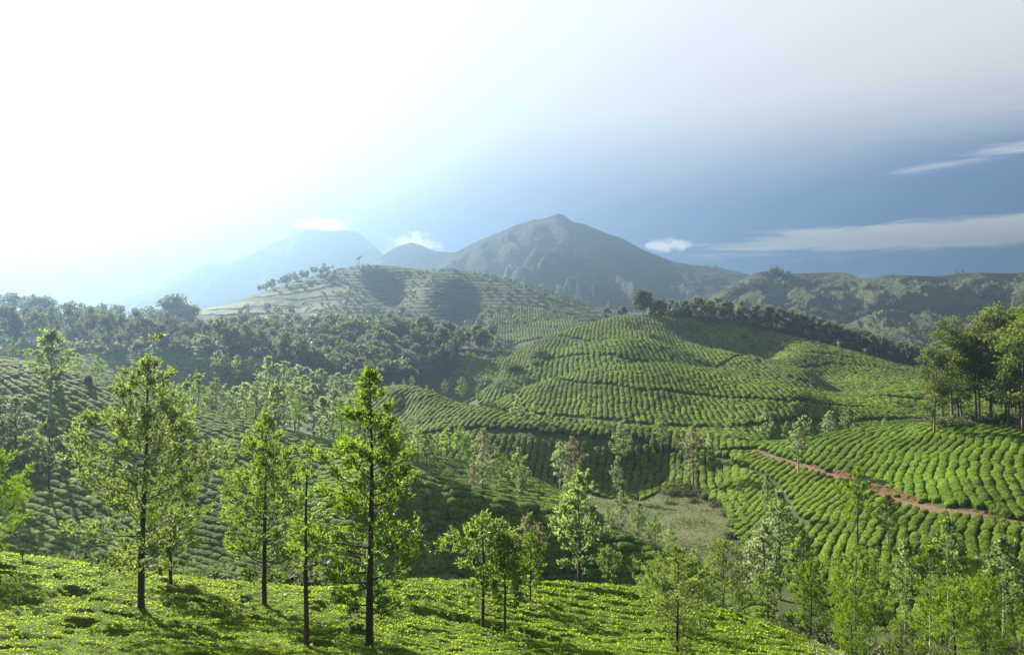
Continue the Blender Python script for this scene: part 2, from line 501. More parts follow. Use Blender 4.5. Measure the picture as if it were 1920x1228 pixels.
def leaf_mat(name, c1, c2, trans, tmix=0.45, rough=0.5, spec=0.3, accent=None, obj_var=0.35, pos_scale=0.0, bump=0.0, mottle=0.0):
    """leaves: colour varies leaf by leaf and plant by plant; light passes through"""
    m, t, out = new_mat(name)
    geo = t.n('ShaderNodeNewGeometry')
    rnd = geo.outputs['Random Per Island']
    c = t.mix(rnd, c1, c2)
    tr = t.mix(rnd, tuple(v * 0.8 for v in trans), trans)
    if accent:
        k = t.ramp(rnd, 0.93, 0.97)
        c = t.mix(k, c, accent); tr = t.mix(k, tr, accent)
    ov = t.n('ShaderNodeObjectInfo').outputs['Random']
    hs = []
    for src in (c, tr):
        h = t.n('ShaderNodeHueSaturation')
        t.put(h.inputs['Hue'], t.math('ADD', 0.5, t.math('MULTIPLY', t.math('SUBTRACT', ov, 0.5), 0.022)))
        t.put(h.inputs['Saturation'], t.math('ADD', 1.0, t.math('MULTIPLY', t.math('SUBTRACT', ov, 0.6), obj_var)))
        t.put(h.inputs['Value'], t.math('ADD', 1.0, t.math('MULTIPLY', t.math('SUBTRACT', t.math('FRACT', t.math('MULTIPLY', ov, 7.31)), 0.5), obj_var)))
        t.link(src, h.inputs['Color'])
        hs.append(h.outputs[0])
    if pos_scale:
        n = t.noise(geo.outputs['Position'], pos_scale, 4, 0.6)
        v = t.ramp(n, 0.3, 0.7, 0.72, 1.28)
        if mottle:
            n2 = t.noise(geo.outputs['Position'], mottle, 3, 0.7)
            v = t.math('MULTIPLY', v, t.ramp(n2, 0.34, 0.66, 0.45, 1.5))
        for i in (0, 1):
            s = t.n('ShaderNodeVectorMath', operation='SCALE')
            t.link(hs[i], s.inputs[0]); t.link(v, s.inputs['Scale'])
            hs[i] = s.outputs[0]
    p = t.n('ShaderNodeBsdfPrincipled')
    p.inputs['Roughness'].default_value = rough
    p.inputs['Specular IOR Level'].default_value = spec
    t.link(hs[0], p.inputs['Base Color'])
    tb = t.n('ShaderNodeBsdfTranslucent')
    t.link(hs[1], tb.inputs['Color'])
    if bump:
        h = t.noise(geo.outputs['Position'], bump, 5, 0.75)
        bp = t.n('ShaderNodeBump')
        bp.inputs['Strength'].default_value = 0.9
        bp.inputs['Distance'].default_value = 1.6 / bump
        t.link(h, bp.inputs['Height'])
        t.link(bp.outputs[0], p.inputs['Normal'])
        t.link(bp.outputs[0], tb.inputs['Normal'])
    mx = t.n('ShaderNodeMixShader')
    mx.inputs[0].default_value = tmix
    t.link(p.outputs[0], mx.inputs[1]); t.link(tb.outputs[0], mx.inputs[2])
    t.link(mx.outputs[0], out.inputs[0])
    return m


def bark_mat(name, c1, c2, scale):
    m, t, out = new_mat(name)
    pos = t.n('ShaderNodeTexCoord').outputs['Object']
    mp = t.n('ShaderNodeMapping')
    mp.inputs['Scale'].default_value = (scale, scale, scale * 0.22)
    t.link(pos, mp.inputs['Vector'])
    a = t.noise(mp.outputs[0], 1.0, 6, 0.65)
    c = t.mix(t.ramp(a, 0.35, 0.65), c1, c2)
    p = t.n('ShaderNodeBsdfPrincipled')
    p.inputs['Roughness'].default_value = 0.9
    t.link(c, p.inputs['Base Color'])
    bp = t.n('ShaderNodeBump')
    bp.inputs['Strength'].default_value = 0.6
    bp.inputs['Distance'].default_value = 0.03
    t.link(a, bp.inputs['Height']); t.link(bp.outputs[0], p.inputs['Normal'])
    t.link(p.outputs[0], out.inputs[0])
    return m


M = {}
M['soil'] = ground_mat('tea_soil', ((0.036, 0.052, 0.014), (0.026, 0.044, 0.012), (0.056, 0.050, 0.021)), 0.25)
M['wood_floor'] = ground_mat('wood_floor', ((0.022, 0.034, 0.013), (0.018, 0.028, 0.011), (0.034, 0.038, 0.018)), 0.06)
M['meadow'] = ground_mat('meadow_grass', ((0.080, 0.115, 0.030), (0.115, 0.125, 0.045), (0.065, 0.095, 0.026)), 0.12, 0.8, 1.6)
M['field'] = ground_mat('pale_field', ((0.070, 0.105, 0.032), (0.085, 0.108, 0.038), (0.060, 0.092, 0.030)), 0.02, 0.2, 0.8)
M['road'] = ground_mat('red_earth', ((0.16, 0.105, 0.062), (0.13, 0.09, 0.052), (0.18, 0.14, 0.085)), 0.5, 0.8, 3.0)
M['bank'] = ground_mat('red_bank', ((0.19, 0.090, 0.045), (0.13, 0.065, 0.036), (0.22, 0.135, 0.080)), 0.8, 1.0, 2.2)


def terrace_mat():
    """scrubby tea slope cut in level terraces that follow the contours"""
    m, t, out = new_mat('terraced_scrub')
    pos = t.n('ShaderNodeNewGeometry').outputs['Position']
    sep = t.n('ShaderNodeSeparateXYZ'); t.link(pos, sep.inputs[0])
    n1 = t.noise(pos, 0.012, 5, 0.6)
    n2 = t.noise(pos, 0.16, 5, 0.7)
    n3 = t.noise(pos, 0.035, 5, 0.65)
    h = t.math('ADD', sep.outputs[2], t.math('MULTIPLY', n1, 9.0))
    h = t.math('ADD', h, t.math('MULTIPLY', n3, 3.0))
    s = t.math('SINE', t.math('MULTIPLY', h, 2 * math.pi / 3.4))
    c = t.mix(t.ramp(n1, 0.40, 0.60), (0.036, 0.060, 0.021), (0.052, 0.070, 0.028))
    c = t.mix(t.ramp(n2, 0.50, 0.72), c, (0.070, 0.078, 0.038))
    c = t.mix(t.ramp(n3, 0.54, 0.66), c, (0.040, 0.060, 0.024))
    c = t.mix(t.math('MULTIPLY', t.ramp(s, 0.1, 0.9), 0.5), c, (0.026, 0.040, 0.018))
    p = t.n('ShaderNodeBsdfPrincipled')
    p.inputs['Roughness'].default_value = 0.95
    p.inputs['Specular IOR Level'].default_value = 0.1
    t.link(c, p.inputs['Base Color'])
    hh = t.math('ADD', t.math('MULTIPLY', s, -0.5), t.math('MULTIPLY', n2, 3.0))
    bp = t.n('ShaderNodeBump'); bp.inputs['Strength'].default_value = 0.9; bp.inputs['Distance'].default_value = 1.2
    t.link(hh, bp.inputs['Height']); t.link(bp.outputs[0], p.inputs['Normal'])
    t.link(p.outputs[0], out.inputs[0])
    return m


def mountain_mat(name, grass, wood, rock, sc, wood_bias=0.5, rock_bias=0.6):
    m, t, out = new_mat(name)
    geo = t.n('ShaderNodeNewGeometry')
    pos = geo.outputs['Position']
    a = t.noise(pos, sc, 7, 0.62)
    b = t.noise(pos, sc * 3.1, 7, 0.65)
    f = t.noise(pos, sc * 14, 5, 0.7)
    mp = t.n('ShaderNodeMapping'); mp.inputs['Scale'].default_value = (1.0, 1.0, 0.35); t.link(pos, mp.inputs['Vector'])
    r = t.noise(mp.outputs[0], sc * 5, 6, 0.65, 0.6)
    at_ = t.n('ShaderNodeAttribute', attribute_name='hollow')
    w = t.math('ADD', t.math('ADD', t.math('MULTIPLY', a, 0.5), t.math('MULTIPLY', b, 0.5)), t.math('MULTIPLY', at_.outputs['Fac'], 0.35))
    g = t.mix(t.ramp(f, 0.4, 0.65), grass, tuple(v * 0.72 for v in grass))
    c = t.mix(t.ramp(r, rock_bias, rock_bias + 0.08), g, rock)
    c = t.mix(t.ramp(w, wood_bias, wood_bias + 0.05), c, wood)
    p = t.n('ShaderNodeBsdfPrincipled')
    p.inputs['Roughness'].default_value = 0.95
    p.inputs['Specular IOR Level'].default_value = 0.1
    t.link(c, p.inputs['Base Color'])
    hh = t.math('ADD', f, t.math('MULTIPLY', r, 1.2))
    bp = t.n('ShaderNodeBump'); bp.inputs['Strength'].default_value = 1.0; bp.inputs['Distance'].default_value = 0.10 / sc
    t.link(hh, bp.inputs['Height']); t.link(bp.outputs[0], p.inputs['Normal'])
    t.link(p.outputs[0], out.inputs[0])
    return m


M['terrace'] = terrace_mat()
M['mountain'] = mountain_mat('mountain_slope', (0.046, 0.058, 0.025), (0.022, 0.036, 0.016), (0.085, 0.078, 0.066), 0.006, 0.48, 0.66)
M['ridge'] = mountain_mat('grassy_ridge', (0.095, 0.110, 0.042), (0.024, 0.045, 0.018), (0.105, 0.085, 0.080), 0.009, 0.52, 0.63)


# ---------------------------------------------------------------- the ground sheet, split at the hills
def build_ground():
    ph = np.concatenate([np.arange(-180, -60, 6.0), np.arange(-60, -40, 1.0), np.arange(-40, 40, 0.35), np.arange(40, 60, 1.0), np.arange(60, 180, 6.0)])
    lr = np.concatenate([[math.log(0.8), math.log(2.0)], np.concatenate([np.arange(LR0, math.log(900), DLR * 1.4), np.arange(math.log(900), math.log(4200), DLR * 4)])])
    gp, gl = np.meshgrid(np.radians(ph), lr, indexing='ij')
    R = np.exp(gl); X = R * np.sin(gp); Y = R * np.cos(gp)
    Z = gz(X, Y)
    Z = np.where(R < 4.0, gz(X * 4 / R, Y * 4 / R) * 1.0, Z)
    # under the viewer the knoll is rounded off to one height
    zc = float(Z[:, 0].mean()); k = np.clip((R - 0.8) / 8.0, 0, 1); k = k * k * (3 - 2 * k)
    Z = zc * (1 - k) + Z * k
    n, m = gp.shape
    V = np.stack([X, Y, Z], -1).reshape(-1, 3)
    i = np.arange(n)[:, None]; j = np.arange(m - 1)[None]
    i2 = (i + 1) % n
    Fq = np.stack([i * m + j, i * m + j + 1, i2 * m + j + 1, i2 * m + j], -1).reshape(-1, 4)[:, ::-1]
    Fq = Fq[:, ::-1]
    cen = V[Fq].mean(1)
    with np.errstate(divide='ignore', invalid='ignore'):
        px = np.where(cen[:, 1] > 1, CX + F_PX * cen[:, 0] / np.maximum(cen[:, 1], 1), -1e6)
    y = cen[:, 1]
    reg = np.zeros(len(Fq), int)
    def box(k, x0, x1, y0, y1):
        reg[(px > x0) & (px < x1) & (y > y0) & (y < y1) & (reg == 0)] = k
    box(1, 200, 1180, 598, 900)       # terraced hill
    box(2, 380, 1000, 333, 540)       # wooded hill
    box(3, 900, 2000, 203, 300)       # round tea hill
    box(4, 900, 2000, 300, 500)       # far tea hill
    box(5, 250, 600, 262, 345)        # shaded hill
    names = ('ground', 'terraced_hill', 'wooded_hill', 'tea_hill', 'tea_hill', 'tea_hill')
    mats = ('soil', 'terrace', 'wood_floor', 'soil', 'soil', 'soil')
    centre = np.array([[0, 0, zc]])
    for k in range(6):
        f = Fq[reg == k]
        used = np.unique(f)
        remap = np.full(len(V), -1); remap[used] = np.arange(len(used))
        vv = V[used]; ff = [remap[f]]
        if k == 0:                       # close the middle
            vv = np.concatenate([vv, centre])
            c = len(vv) - 1
            inner = remap[np.arange(n) * m]
            ff.append(np.stack([np.full(n, c), inner, np.roll(inner, -1)], 1)[:, ::-1])
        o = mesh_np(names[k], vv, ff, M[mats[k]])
        tag(o, kind='structure')
    g = bpy.data.objects['ground']
    return V[:, 2].min()


ZMIN = build_ground()


def mountain(name, crest, base_py, front, back, amp, seed, mat, dphi=0.10, nf=110, sharp=1.0, spur=0.25, rough=1.6):
    """one mountain: crest line, a front and a back slope cut by spurs and gullies"""
    c = np.array(crest, float)
    ph = px_to_phi(c[:, 0])
    g = np.arange(ph[0], ph[-1] + dphi, dphi)
    py = np.interp(g, ph, c[:, 1]); Yc = np.interp(g, ph, c[:, 2])
    k = np.ones(5) / 5
    py = np.convolve(np.pad(py, 2, mode='edge'), k, 'valid')
    s = np.concatenate([-np.linspace(1, 0, nf) ** 1.15, np.linspace(0.03, 1, nf // 4)])
    G, S = np.meshgrid(g, s, indexing='ij')
    Yg = Yc[:, None] + np.where(S < 0, S * front, S * back)
    X = np.tan(np.radians(G)) * Yg; Y = Yg
    zc = (-(py - CY) / F_PX * Yc)[:, None]
    zb = (-(base_py - CY) / F_PX * Yc)[:, None]
    H = np.maximum(zc - zb, 0)
    a = np.abs(S)
    sc = 3.2 / front
    wx = X + 0.25 * front * fbm(X * sc, Y * sc, 3, seed + 3); wy = Y + 0.25 * front * fbm(X * sc, Y * sc, 3, seed + 4)
    rd = ridged(wx * sc * 1.1, wy * sc * 0.55, 6, seed)
    prof = (1 - a ** sharp) * (1 - 0.25 * np.sin(np.pi * a))
    w = np.clip(a / 0.22, 0, 1) * np.clip((1 - a) / 0.15, 0, 1)
    relief = amp * H * spur * (rd - 0.62) * w * 2.2
    fine = amp * 0.010 * np.maximum(H, 20) * fbm(X * sc * 14, Y * sc * 14, 4, seed + 9, 0.6) * rough * np.clip(0.25 + a * 3, 0, 1)
    Z = zb + H * prof + relief + fine
    hollow = np.clip((0.60 - rd) * 2.5, -1, 1) * np.clip(a * 4, 0, 1) + (a - 0.5) * 0.5
    n, m = G.shape
    V = np.stack([X, Y, Z], -1).reshape(-1, 3)
    i = np.arange(n - 1)[:, None]; j = np.arange(m - 1)[None]
    Fq = np.stack([i * m + j, i * m + j + 1, (i + 1) * m + j + 1, (i + 1) * m + j], -1).reshape(-1, 4)[:, ::-1]
    o = mesh_np(name, V, [Fq], M[mat], attrs={'hollow': hollow.ravel()})
    tag(o, kind='structure')
    return o, V, hollow.ravel()


MT = []
MT.append(mountain('mountain', [(640, 640, 1950), (690, 560, 1980), (750, 512, 2000), (800, 498, 2000), (832, 484, 2000), (870, 465, 2000), (900, 450, 2000), (935, 436, 2000), (962, 424, 2000), (1000, 412, 2000), (1024, 409, 2000), (1040, 402, 2000), (1050, 401, 2000), (1060, 404, 2000), (1072, 416, 2000), (1095, 420, 2000), (1140, 439, 2000), (1165, 446, 2000), (1200, 466, 2000), (1260, 490, 2000), (1300, 497, 2000), (1340, 501, 2000), (1400, 513, 1950), (1440, 530, 1900), (1500, 560, 1850), (1600, 640, 1800)], 640, 900, 700, 1.0, 11, 'mountain'))
MT.append(mountain('mountain', [(560, 640, 2800), (630, 560, 2800), (690, 497, 2800), (715, 480, 2800), (742, 463, 2800), (772, 454, 2800), (790, 460, 2800), (815, 471, 2800), (860, 474, 2800), (920, 500, 2800), (1000, 560, 2800), (1060, 640, 2800)], 640, 600, 600, 1.0, 23, 'mountain'))
MT.append(mountain('mountain', [(60, 640, 3600), (120, 600, 3600), (180, 577, 3600), (230, 562, 3600), (285, 545, 3600), (340, 515, 3600), (385, 495, 3600), (425, 493, 3600), (455, 485, 3600), (490, 468, 3600), (520, 454, 3600), (560, 434, 3600), (587, 429, 3600), (597, 433, 3600), (655, 432, 3600), (672, 437, 3600), (690, 450, 3600), (715, 474, 3600), (760, 510, 3600), (820, 560, 3600), (900, 640, 3600)], 640, 900, 600, 0.8, 37, 'mountain'))
MT.append(mountain('ridge', [(1240, 645, 1200), (1290, 600, 1230), (1340, 550, 1260), (1400, 518, 1290), (1430, 508, 1300), (1460, 511, 1300), (1500, 513, 1300), (1540, 511, 1300), (1575, 511, 1300), (1590, 511, 1290), (1612, 523, 1250), (1640, 521, 1230), (1665, 515, 1230), (1720, 517, 1230), (1760, 518, 1230), (1800, 512, 1230), (1850, 511, 1230), (1900, 513, 1230), (1925, 509, 1230), (2050, 500, 1230), (2250, 520, 1230), (2500, 560, 1230), (2800, 640, 1230)], 645, 420, 500, 1.0, 53, 'ridge', rough=1.6, spur=0.24))

# ---------------------------------------------------------------- the air
def build_haze(density):
    top = max(v[1][:, 2].max() for v in MT) + 25
    bot = ZMIN - 1.0
    L = 4300.0
    V = [(x, y, z) for z in (bot, top) for y in (-L, L) for x in (-L, L)]
    Fq = [(0, 2, 3, 1), (4, 5, 7, 6), (0, 1, 5, 4), (2, 6, 7, 3), (0, 4, 6, 2), (1, 3, 7, 5)]
    m, t, out = new_mat('haze')
    v = t.n('ShaderNodeVolumePrincipled')
    v.inputs['Color'].default_value = (0.100, 0.150, 0.214, 1)
    v.inputs['Density'].default_value = density
    v.inputs['Density Attribute'].default_value = ''
    v.inputs['Anisotropy'].default_value = 0.63
    t.link(v.outputs[0], out.inputs['Volume'])
    o = mesh_np('haze', np.array(V), [np.array(Fq)], m, smooth=False)
    tag(o, 'pale blue haze hanging over the hills', 'haze', kind='stuff')


build_haze(0.00055)
# ---------------------------------------------------------------- tea
M['tea'] = leaf_mat('tea_bush', (0.080, 0.142, 0.010), (0.130, 0.200, 0.014), (0.26, 0.38, 0.012), 0.40, 0.8, 0.08, obj_var=0.0, pos_scale=0.05, bump=5.0, mottle=2.6)
M['tea_far'] = leaf_mat('tea_bush_far', (0.076, 0.132, 0.013), (0.124, 0.190, 0.017), (0.23, 0.34, 0.015), 0.38, 0.85, 0.06, obj_var=0.0, pos_scale=0.03, bump=3.0, mottle=1.3)
M['tea_near'] = leaf_mat('tea_leaf', (0.100, 0.175, 0.009), (0.160, 0.250, 0.012), (0.30, 0.46, 0.011), 0.50, 0.50, 0.22, obj_var=0.0, pos_scale=0.35)
M['tea_floor'] = leaf_mat('tea_table', (0.085, 0.145, 0.009), (0.085, 0.145, 0.009), (0.22, 0.32, 0.012), 0.36, 0.8, 0.08, obj_var=0.0, pos_scale=1.4, bump=9.0)


def polyline(pts, y0, y1):
    return np.array([on_ground(x, y, y0, y1)[:2] for x, y in pts])


def dist_to(X, Y, pl):
    d = np.full(np.shape(X), 1e9)
    for a, b in zip(pl[:-1], pl[1:]):
        ab = b - a
        t = np.clip(((X - a[0]) * ab[0] + (Y - a[1]) * ab[1]) / max(ab @ ab, 1e-9), 0, 1)
        d = np.minimum(d, np.hypot(X - a[0] - t * ab[0], Y - a[1] - t * ab[1]))
    return d


ROAD_PX = [(1410, 838), (1432, 846), (1470, 858), (1500, 868), (1545, 881), (1590, 895), (1640, 914), (1690, 936), (1725, 945), (1760, 951), (1800, 955), (1840, 960), (1880, 968), (1925, 977), (2000, 988), (2100, 1002)]
ROAD = np.array([((x - CX) / F_PX * y, y) for x, y in [(px, np.interp(px, [1410, 1430, 1500, 1590, 1690, 1760, 1840, 1920, 2100], [182, 178, 166, 152, 136, 128, 122, 118, 112])) for px, _ in ROAD_PX]])
PATHS = []                                   # (polyline, half width)
PATHS.append((ROAD, 1.4))
for pts, y0, y1, hw in (
    ([(1030, 711), (1060, 716), (1100, 722), (1200, 735), (1340, 746), (1480, 758), (1560, 763), (1620, 766)], 215, 275, 0.75),
    ([(962, 736), (968, 748), (978, 768)], 225, 275, 0.8),
    ([(978, 772), (1040, 782), (1100, 786), (1180, 796), (1230, 801), (1320, 803), (1400, 803), (1480, 801), (1560, 796), (1640, 790), (1740, 788)], 205, 250, 1.5),
    ([(1580, 744), (1640, 746), (1700, 749), (1760, 751)], 225, 262, 0.8),
    ([(780, 798), (850, 804), (900, 808), (960, 813), (1020, 820), (1080, 827), (1130, 831), (1200, 834)], 180, 206, 1.7),
    ([(1240, 836), (1320, 846), (1400, 848), (1430, 846)], 150, 190, 0.9),
    ([(1335, 858), (1365, 866), (1395, 878), (1425, 890), (1450, 905), (1470, 935), (1490, 968), (1515, 990)], 110, 185, 0.9),
    ([(1110, 676), (1130, 668), (1170, 676), (1210, 682)], 300, 350, 0.9),
    ([(1050, 632), (1075, 637), (1110, 643), (1180, 646)], 380, 445, 1.0),
    ([(950, 684), (1000, 678), (1060, 672), (1100, 668)], 325, 440, 1.0),
    ([(1440, 656), (1500, 663), (1560, 667), (1620, 676), (1690, 690)], 340, 440, 1.0),
    ([(1490, 690), (1560, 684), (1640, 690), (1720, 702)], 340, 425, 1.0),
    ([(1270, 655), (1400, 668), (1440, 690), (1480, 712), (1530, 730)], 330, 420, 1.0),
):
    PATHS.append((polyline(pts, y0, y1), hw))
GRASS_PX = [(1118, 935), (1150, 926), (1200, 924), (1250, 921), (1300, 926), (1340, 940), (1368, 968), (1380, 1000), (1352, 1018), (1320, 1028), (1296, 1038), (1276, 1028), (1250, 1020), (1200, 1005), (1140, 985), (1095, 950)]
GRASS = np.array([on_ground(x, y, 126, 176)[:2] for x, y in GRASS_PX])


def inside(X, Y, poly):
    c = np.zeros(np.shape(X), bool)
    x0, y0 = poly[-1]
    for x1, y1 in poly:
        k = ((y1 > Y) != (y0 > Y)) & (X < (x0 - x1) * (Y - y1) / (y0 - y1 + 1e-12) + x1)
        c ^= k
        x0, y0 = x1, y1
    return c


def drape(name, poly, off, step, mat, jag=0.0, seed=1, bump=0.0):
    """a sheet laid over the land inside a plan outline, with an uneven edge"""
    lo = poly.min(0) - 1; hi = poly.max(0) + 1
    xs = np.arange(lo[0], hi[0], step); ys = np.arange(lo[1], hi[1], step)
    X, Y = np.meshgrid(xs, ys, indexing='ij')
    wx = X + jag * noise2(X / 2.5, Y / 2.5, seed); wy = Y + jag * noise2(X / 2.5, Y / 2.5, seed + 1)
    keep = inside(wx, wy, poly)
    n, m = X.shape
    Z = gz(X, Y) + off + bump * fbm(X / 2, Y / 2, 4, seed + 5)
    i, j = np.nonzero(keep[:-1, :-1] & keep[1:, :-1] & keep[:-1, 1:] & keep[1:, 1:])
    Fq = np.stack([i * m + j, (i + 1) * m + j, (i + 1) * m + j + 1, i * m + j + 1], 1)
    used = np.unique(Fq); remap = np.full(n * m, -1); remap[used] = np.arange(len(used))
    V = np.stack([X, Y, Z], -1).reshape(-1, 3)[used]
    return tag(mesh_np(name, V, [remap[Fq]], mat), kind='structure')


drape('meadow', GRASS, 0.06, 0.6, M['meadow'], 1.2, 3, 0.08)


def bush_shape(seed, seg, rings, tufts, lump=0.24):
    """one tea bush, 1 wide, 1 long, 1 high: flat plucked top, full rounded sides, loose shoots"""
    r_ = np.random.default_rng(seed)
    prof = {4: [(0.90, -0.15), (0.98, 0.45), (1.0, 0.76), (0.78, 0.98)], 3: [(0.92, -0.15), (1.0, 0.72), (0.78, 0.98)], 2: [(0.95, -0.1), (0.90, 0.85)]}[rings]
    V = []; ph0 = r_.uniform(0, 6)
    for r, z in prof:
        for k in range(seg):
            a = 2 * math.pi * k / seg + ph0
            q = (abs(math.cos(a)) ** 6 + abs(math.sin(a)) ** 6) ** (-1 / 6)
            rr = 0.5 * r * (0.25 + 0.75 * q) * (1 + r_.normal(0, lump * 0.34))
            V.append((rr * math.cos(a), rr * math.sin(a), z * (1 + r_.normal(0, lump * 0.30))))
    top = len(V); V.append((0, 0, 1.02 + r_.normal(0, 0.05)))
    Q = []; T = []
    for i in range(len(prof) - 1):
        for k in range(seg):
            k2 = (k + 1) % seg
            Q.append((i * seg + k, i * seg + k2, (i + 1) * seg + k2, (i + 1) * seg + k))
    b = (len(prof) - 1) * seg
    for k in range(seg):
        T.append((b + k, b + (k + 1) % seg, top))
    for _ in range(tufts):
        a = r_.uniform(0, 6.283); u = r_.uniform(0, 1) ** 0.6
        z = 1.0 - 0.30 * u ** 3; rr = 0.47 * u
        p = np.array([rr * math.cos(a), rr * math.sin(a), z])
        d = np.array([math.cos(a) * (0.3 + u) + r_.normal(0, .6), math.sin(a) * (0.3 + u) + r_.normal(0, .6), r_.uniform(0.2, 1.1)])
        d /= np.linalg.norm(d); s = np.cross(d, r_.normal(0, 1, 3)); s /= np.linalg.norm(s)
        l = r_.uniform(0.09, 0.20); w = l * 0.30
        i0 = len(V)
        V += [tuple(p - d * l * 0.3), tuple(p + d * l * .4 + s * w), tuple(p + d * l), tuple(p + d * l * .4 - s * w)]
        Q.append((i0, i0 + 1, i0 + 2, i0 + 3))
    return np.array(V), np.array(Q), np.array(T)


SHAPES = {'left': [bush_shape(80 + k, 7, 3, 12) for k in range(8)], 'hill': [bush_shape(90 + k, 7, 3, 5) for k in range(8)], 'near': [bush_shape(k, 9, 4, 26) for k in range(8)], 'mid': [bush_shape(20 + k, 8, 4, 12) for k in range(8)], 'far': [bush_shape(40 + k, 6, 3, 0, 0.2) for k in range(6)], 'tiny': [bush_shape(60 + k, 5, 2, 0, 0.22) for k in range(6)]}


def rows(x0, y0, alpha, w, s, ni, nj, bend=0.0, fan=0.0, wob=0.5, seed=1, wl=9.0):
    """planting positions: rows w apart run along alpha, a bush every s; rows wander a little"""
    r_ = np.random.default_rng(seed)
    i = np.arange(-ni, ni + 1); j = np.arange(-nj, nj + 1)
    I, J = np.meshgrid(i, j, indexing='ij')
    b = J * s + r_.uniform(0, s, len(i))[:, None] + r_.normal(0, 0.13 * s, I.shape)
    a = I * w + bend * b * b
    a = a * (1 - fan * b)
    a = a + wob * w * fbm(b / wl + I * 0.07, I * w / 30.0, 3, seed) + r_.normal(0, 0.05 * w, I.shape)
    ca, sa = math.cos(math.radians(alpha)), math.sin(math.radians(alpha))
    X = x0 + a * ca + b * sa; Y = y0 - a * sa + b * ca
    db = 2 * bend * b * (1 - fan * b) - fan * (I * w + bend * b * b)
    ang = -math.radians(alpha) - np.arctan(db)       # rotation about z of the row direction (+Y is 0)
    return X.ravel(), Y.ravel(), ang.ravel(), r_


def plant(X, Y, ang, r_, region, w, s, h, paths_pad=0.35, gap=0.03, slack=0.9, over=1.7):
    px = CX + F_PX * X / np.maximum(Y, 1)
    k = (Y > 1) & region(px, Y, X)
    X, Y, ang = X[k], Y[k], ang[k]
    Z = gz(X, Y)
    k = visible(X, Y, Z, slack + h, 5.0) & (np.abs(X / Y) < 0.95)
    X, Y, ang, Z = X[k], Y[k], ang[k], Z[k]
    keep = r_.uniform(0, 1, len(X)) > gap
    for pl, hw in PATHS:
        near = (X > pl[:, 0].min() - 4) & (X < pl[:, 0].max() + 4) & (Y > pl[:, 1].min() - 4) & (Y < pl[:, 1].max() + 4)
        if near.any():
            d = np.full(len(X), 1e9); d[near] = dist_to(X[near], Y[near], pl)
            keep &= d > hw + paths_pad
    keep &= ~inside(X, Y, GRASS)
    X, Y, ang, Z = X[keep], Y[keep], ang[keep], Z[keep]
    n = len(X)
    sx = w * r_.uniform(0.86, 1.07, n); sy = s * over * r_.uniform(0.80, 1.4, n); sz = h * r_.uniform(0.90, 1.08, n) * (1 + 0.22 * noise2(X / 4.0, Y / 4.0, 99))
    e = 0.6
    gx = (gz(X + e, Y) - gz(X - e, Y)) / (2 * e); gy = (gz(X, Y + e) - gz(X, Y - e)) / (2 * e)
    return dict(X=X, Y=Y, Z=Z, ang=ang, sx=sx, sy=sy, sz=sz, gx=gx, gy=gy, n=n)


def merge(name, B, shapes, mat, label, r_, sel=None):
    idx = np.arange(B['n']) if sel is None else np.nonzero(sel)[0]
    if not len(idx):
        return None
    which = r_.integers(0, len(shapes), len(idx))
    VV = []; QQ = []; TT = []; base = 0
    for k, (V, Q, T) in enumerate(shapes):
        ii = idx[which == k]
        if not len(ii):
            continue
        c = np.cos(B['ang'][ii])[:, None]; s = np.sin(B['ang'][ii])[:, None]
        lx = V[None, :, 0] * B['sx'][ii][:, None]; ly = V[None, :, 1] * B['sy'][ii][:, None]
        dx = lx * c - ly * s; dy = lx * s + ly * c
        dz = V[None, :, 2] * B['sz'][ii][:, None] + B['gx'][ii][:, None] * dx + B['gy'][ii][:, None] * dy
        W = np.stack([B['X'][ii][:, None] + dx, B['Y'][ii][:, None] + dy, B['Z'][ii][:, None] + dz], -1).reshape(-1, 3)
        off = base + np.arange(len(ii))[:, None, None] * len(V)
        QQ.append((Q[None] + off).reshape(-1, 4)); TT.append((T[None] + off).reshape(-1, 3))
        VV.append(W); base += len(W)
    o = mesh_np(name, np.concatenate(VV), [np.concatenate(QQ), np.concatenate(TT)], mat)
    return tag(o, label, 'tea bushes', kind='stuff')


def reg(pxs, lo, hi):
    def f(px, Y, X):
        return (px > pxs[0]) & (px < pxs[-1]) & (Y > np.interp(px, pxs, lo)) & (Y < np.interp(px, pxs, hi))
    return f


road_px = [1400, 1430, 1500, 1590, 1690, 1760, 1840, 1920, 2150, 2400]
road_y = [183, 178, 166, 152, 136, 128, 122, 118, 111, 106]
TEA = []
# lower right slope (the biggest separate bushes) and the slope above the road
Bx = rows(52, 125, 33, 1.6, 1.05, 90, 100, bend=0.004, wob=0.9, seed=3, wl=11)
B_low = plant(*Bx, reg([1368, 1400, 1450, 1500, 1600, 1650, 1800, 1920, 2150, 2400], [140, 132, 122, 113, 104, 101, 93, 90, 86, 82], [172, 183, 174, 166, 150.5, 142, 125, 118, 111, 106]), 1.6, 1.05, 0.85, over=1.9)
Bx = rows(75, 150, 33, 1.7, 1.05, 95, 120, bend=0.006, wob=0.9, seed=5, wl=11)
B_up = plant(*Bx, reg(road_px, road_y, [190, 192, 196, 197, 194, 192, 188, 184, 175, 165]), 1.7, 1.05, 0.85, over=1.95)
# face of the middle ridge
Bx = rows(5, 185, 12, 1.65, 1.0, 68, 60, bend=0.002, wob=0.6, seed=7)
B_mid = plant(*Bx, reg([600, 640, 740, 850, 1000, 1240, 1300, 1350, 1400], [205, 190, 180, 181, 176, 176, 168, 150, 140], [272, 270, 250, 236, 212, 203, 198, 196, 190]), 1.65, 1.0, 0.9, over=1.9)
